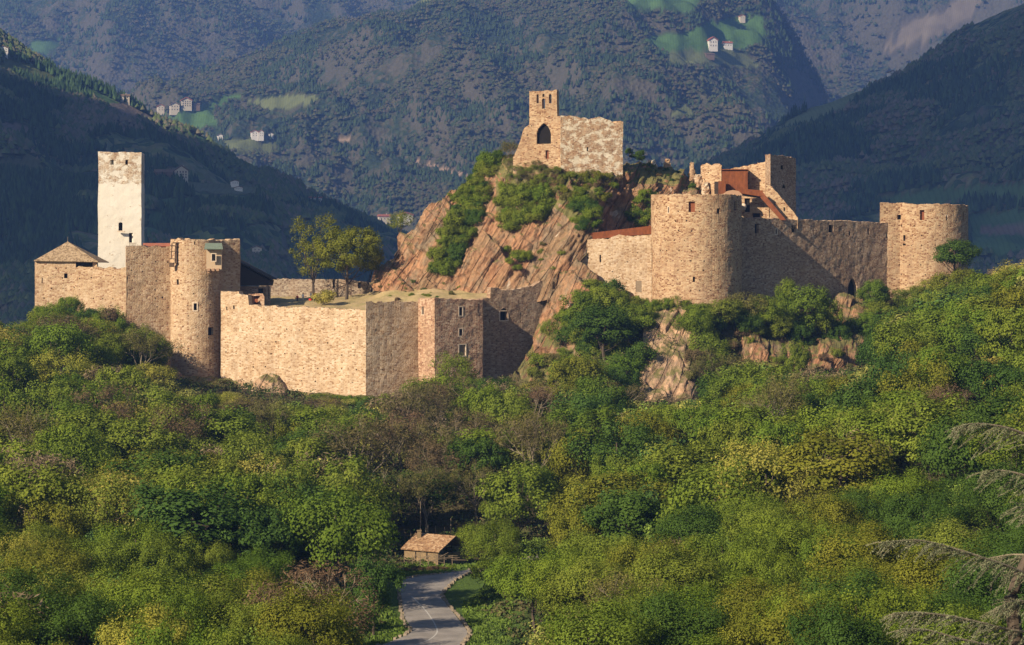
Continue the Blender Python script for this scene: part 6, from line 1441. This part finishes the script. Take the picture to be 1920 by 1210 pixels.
house(351, 201, 19, 17, Cr, Rd, 'biggest cream house with an orange roof in the hamlet', cols=4, floors=3)
house(370, 201, 12, 7, Bn, Bn, 'low brown barn right of the biggest house in the hamlet', 'barn', gable=False, floors=1)
house(414, 262, 10, 10, Wh, Bn, 'small bright white house above the dark left ridge', floors=1, cols=2)
house(479, 257, 13, 12, Wh, Rd, 'white house with a red roof, left one of the close pair', cols=2)
house(491, 257, 9, 12, Wh, Rd, 'narrow white house, right one of the close pair', cols=2)
house(509, 257, 9, 7, Wh, Bn, 'tiny white house right of the close pair', floors=1, cols=2)
house(235, 191, 20, 14, Cr, Bn, 'stone house with a wide brown roof above the ploughed field', gable=False, dep=.7)
house(314, 337, 38, 19, Bn, Bn, 'long brown farm barn on the low spur right of the white tower', 'barn', gable=False, dep=.5, floors=1)
house(343, 336, 24, 24, Cr, Bn, 'tall stone farmhouse with a brown hipped roof beside the long barn', cols=4, floors=3, frac=.62)
house(443, 347, 14, 8, Wh, Bn, 'small white house, upper one on the pale orchard', floors=1)
house(450, 357, 14, 6, Wh, Bn, 'small white house, lower one on the pale orchard', floors=1)
house(484, 476, 18, 14, Cr, Bn, 'dim grey house low in the shade between the barn and the thin courtyard tree', cols=2)
house(594, 379, 24, 10, Wh, Rd, 'white house with a brown red roof on the end of the dark ridge', gable=False, dep=.5, floors=1)
house(722, 416, 22, 14, Cr, Rd, 'reddish roofed house in the valley left of the rock', gable=False, dep=.6, floors=1)
house(762, 414, 26, 14, Wh, Rd, 'white house in the valley partly behind the slim light tree', dep=.6)
house(1337, 90, 17, 19, Wh, Rd, 'tall white house with a red roof under the green vineyard', floors=2, cols=3)
house(1365, 90, 17, 12, Wh, Rd, 'long white house with a red roof right of the tall one', gable=False, dep=.6, floors=1)
house(1392, 37, 10, 8, Cr, Rd, 'tiny house above the green vineyard', floors=1, cols=2)
house(1331, 106, 17, 6, Bn, Bn, 'low brown shed in the meadow under the white houses', 'shed', gable=False, dep=.5, floors=1)
house(1672, 145, 13, 11, Wh, Bn, 'lone white house on the crest of the right ridge', cols=2)
house(787, 60 + 0, 1, 1, Wh, Bn, 'x') if False else None
P_ = surf(203, 300, FARV, 6, 60)
t = thing('church', 'small church whose green spire peeps over the white tower', 'church', P_)
Y = P_[1]; k = Y / F; z0 = P_[2]; xc = X(203, Y)
b_ = MB(); b_.box((xc, Y, z0 + 4 * k), (8 * k, 8 * k, 24 * k)); b_.build('steeple', M_CREAM, t)
b_ = MB(); b_.tube([(xc, Y, Zz(283, Y)), (xc, Y, Zz(277, Y)), (xc, Y, Zz(262, Y))], [5 * k, 3 * k, .2 * k], 8); b_.build('spire', M_COPPER, t)
b_ = MB(); b_.prism([(xc + 4 * k, Y - 5 * k, z0 - 8), (xc + 26 * k, Y - 5 * k, z0 - 8), (xc + 26 * k, Y - 5 * k, z0 + 8 * k), (xc + 4 * k, Y - 5 * k, z0 + 8 * k)], (0, 10 * k, 0)); b_.build('nave', M_CREAM, t)
b_ = MB(); b_.prism([(xc + 3 * k, Y - 6 * k, z0 + 8 * k), (xc + 3 * k, Y, z0 + 14 * k), (xc + 3 * k, Y + 6 * k, z0 + 8 * k)], (24 * k, 0, 0)); b_.build('roof', M_TILEB, t)

# ------------------------------------------------------------------ clouds above, haze
M_CLOUD = simple('cloud', (0.8, 0.8, 0.8), bmp=0, var=.02)
def cloud(cx, cy, cz, rx, ry, rz, seed):
    th, ph = np.meshgrid(np.linspace(0.01, math.pi - .01, 40), np.linspace(0, 2 * math.pi, 81)[:-1], indexing='ij')
    d = np.stack([np.sin(th) * np.cos(ph), np.sin(th) * np.sin(ph), np.cos(th)], -1)
    r = 1 + .35 * fbm(d[..., 0] * 1.6 + seed, d[..., 1] * 1.6, d[..., 2] * 1.6, 4)
    v = (d * r[..., None] * [rx, ry, rz] + [cx, cy, cz]).reshape(-1, 3); idx = np.arange(40 * 80).reshape(40, 80); i2 = np.roll(idx, -1, 1)
    f = np.stack([idx[:-1], idx[1:], i2[1:], i2[:-1]], -1).reshape(-1, 4)
    tag(link('cloud', mesh_np('cloud', v, f, M_CLOUD, True)), kind='structure')
cloud(-3130, -720, 2150, 680, 820, 130, 1)
cloud(-2350, -150, 2150, 600, 800, 130, 7)
cloud(-1660, 860, 2150, 430, 480, 120, 3)
bx = MB().box((0, 3650, 740), (13700, 7700, 1760)); hz = bx.build('haze', None)
hm = bpy.data.materials.new('haze'); hm.use_nodes = True; t_ = hm.node_tree; t_.nodes.clear(); ho = N(t_, 'OutputMaterial'); pv = N(t_, 'VolumePrincipled')
pv.inputs['Color'].default_value = (0.20, 0.37, 0.86, 1); pv.inputs['Density'].default_value = HAZE_D; pv.inputs['Anisotropy'].default_value = 0.1
t_.links.new(pv.outputs[0], ho.inputs['Volume']); hz.data.materials.clear(); hz.data.materials.append(hm); tag(hz, 'thin blue haze filling the valley', 'haze', kind='stuff')
hz.display_type = 'WIRE'
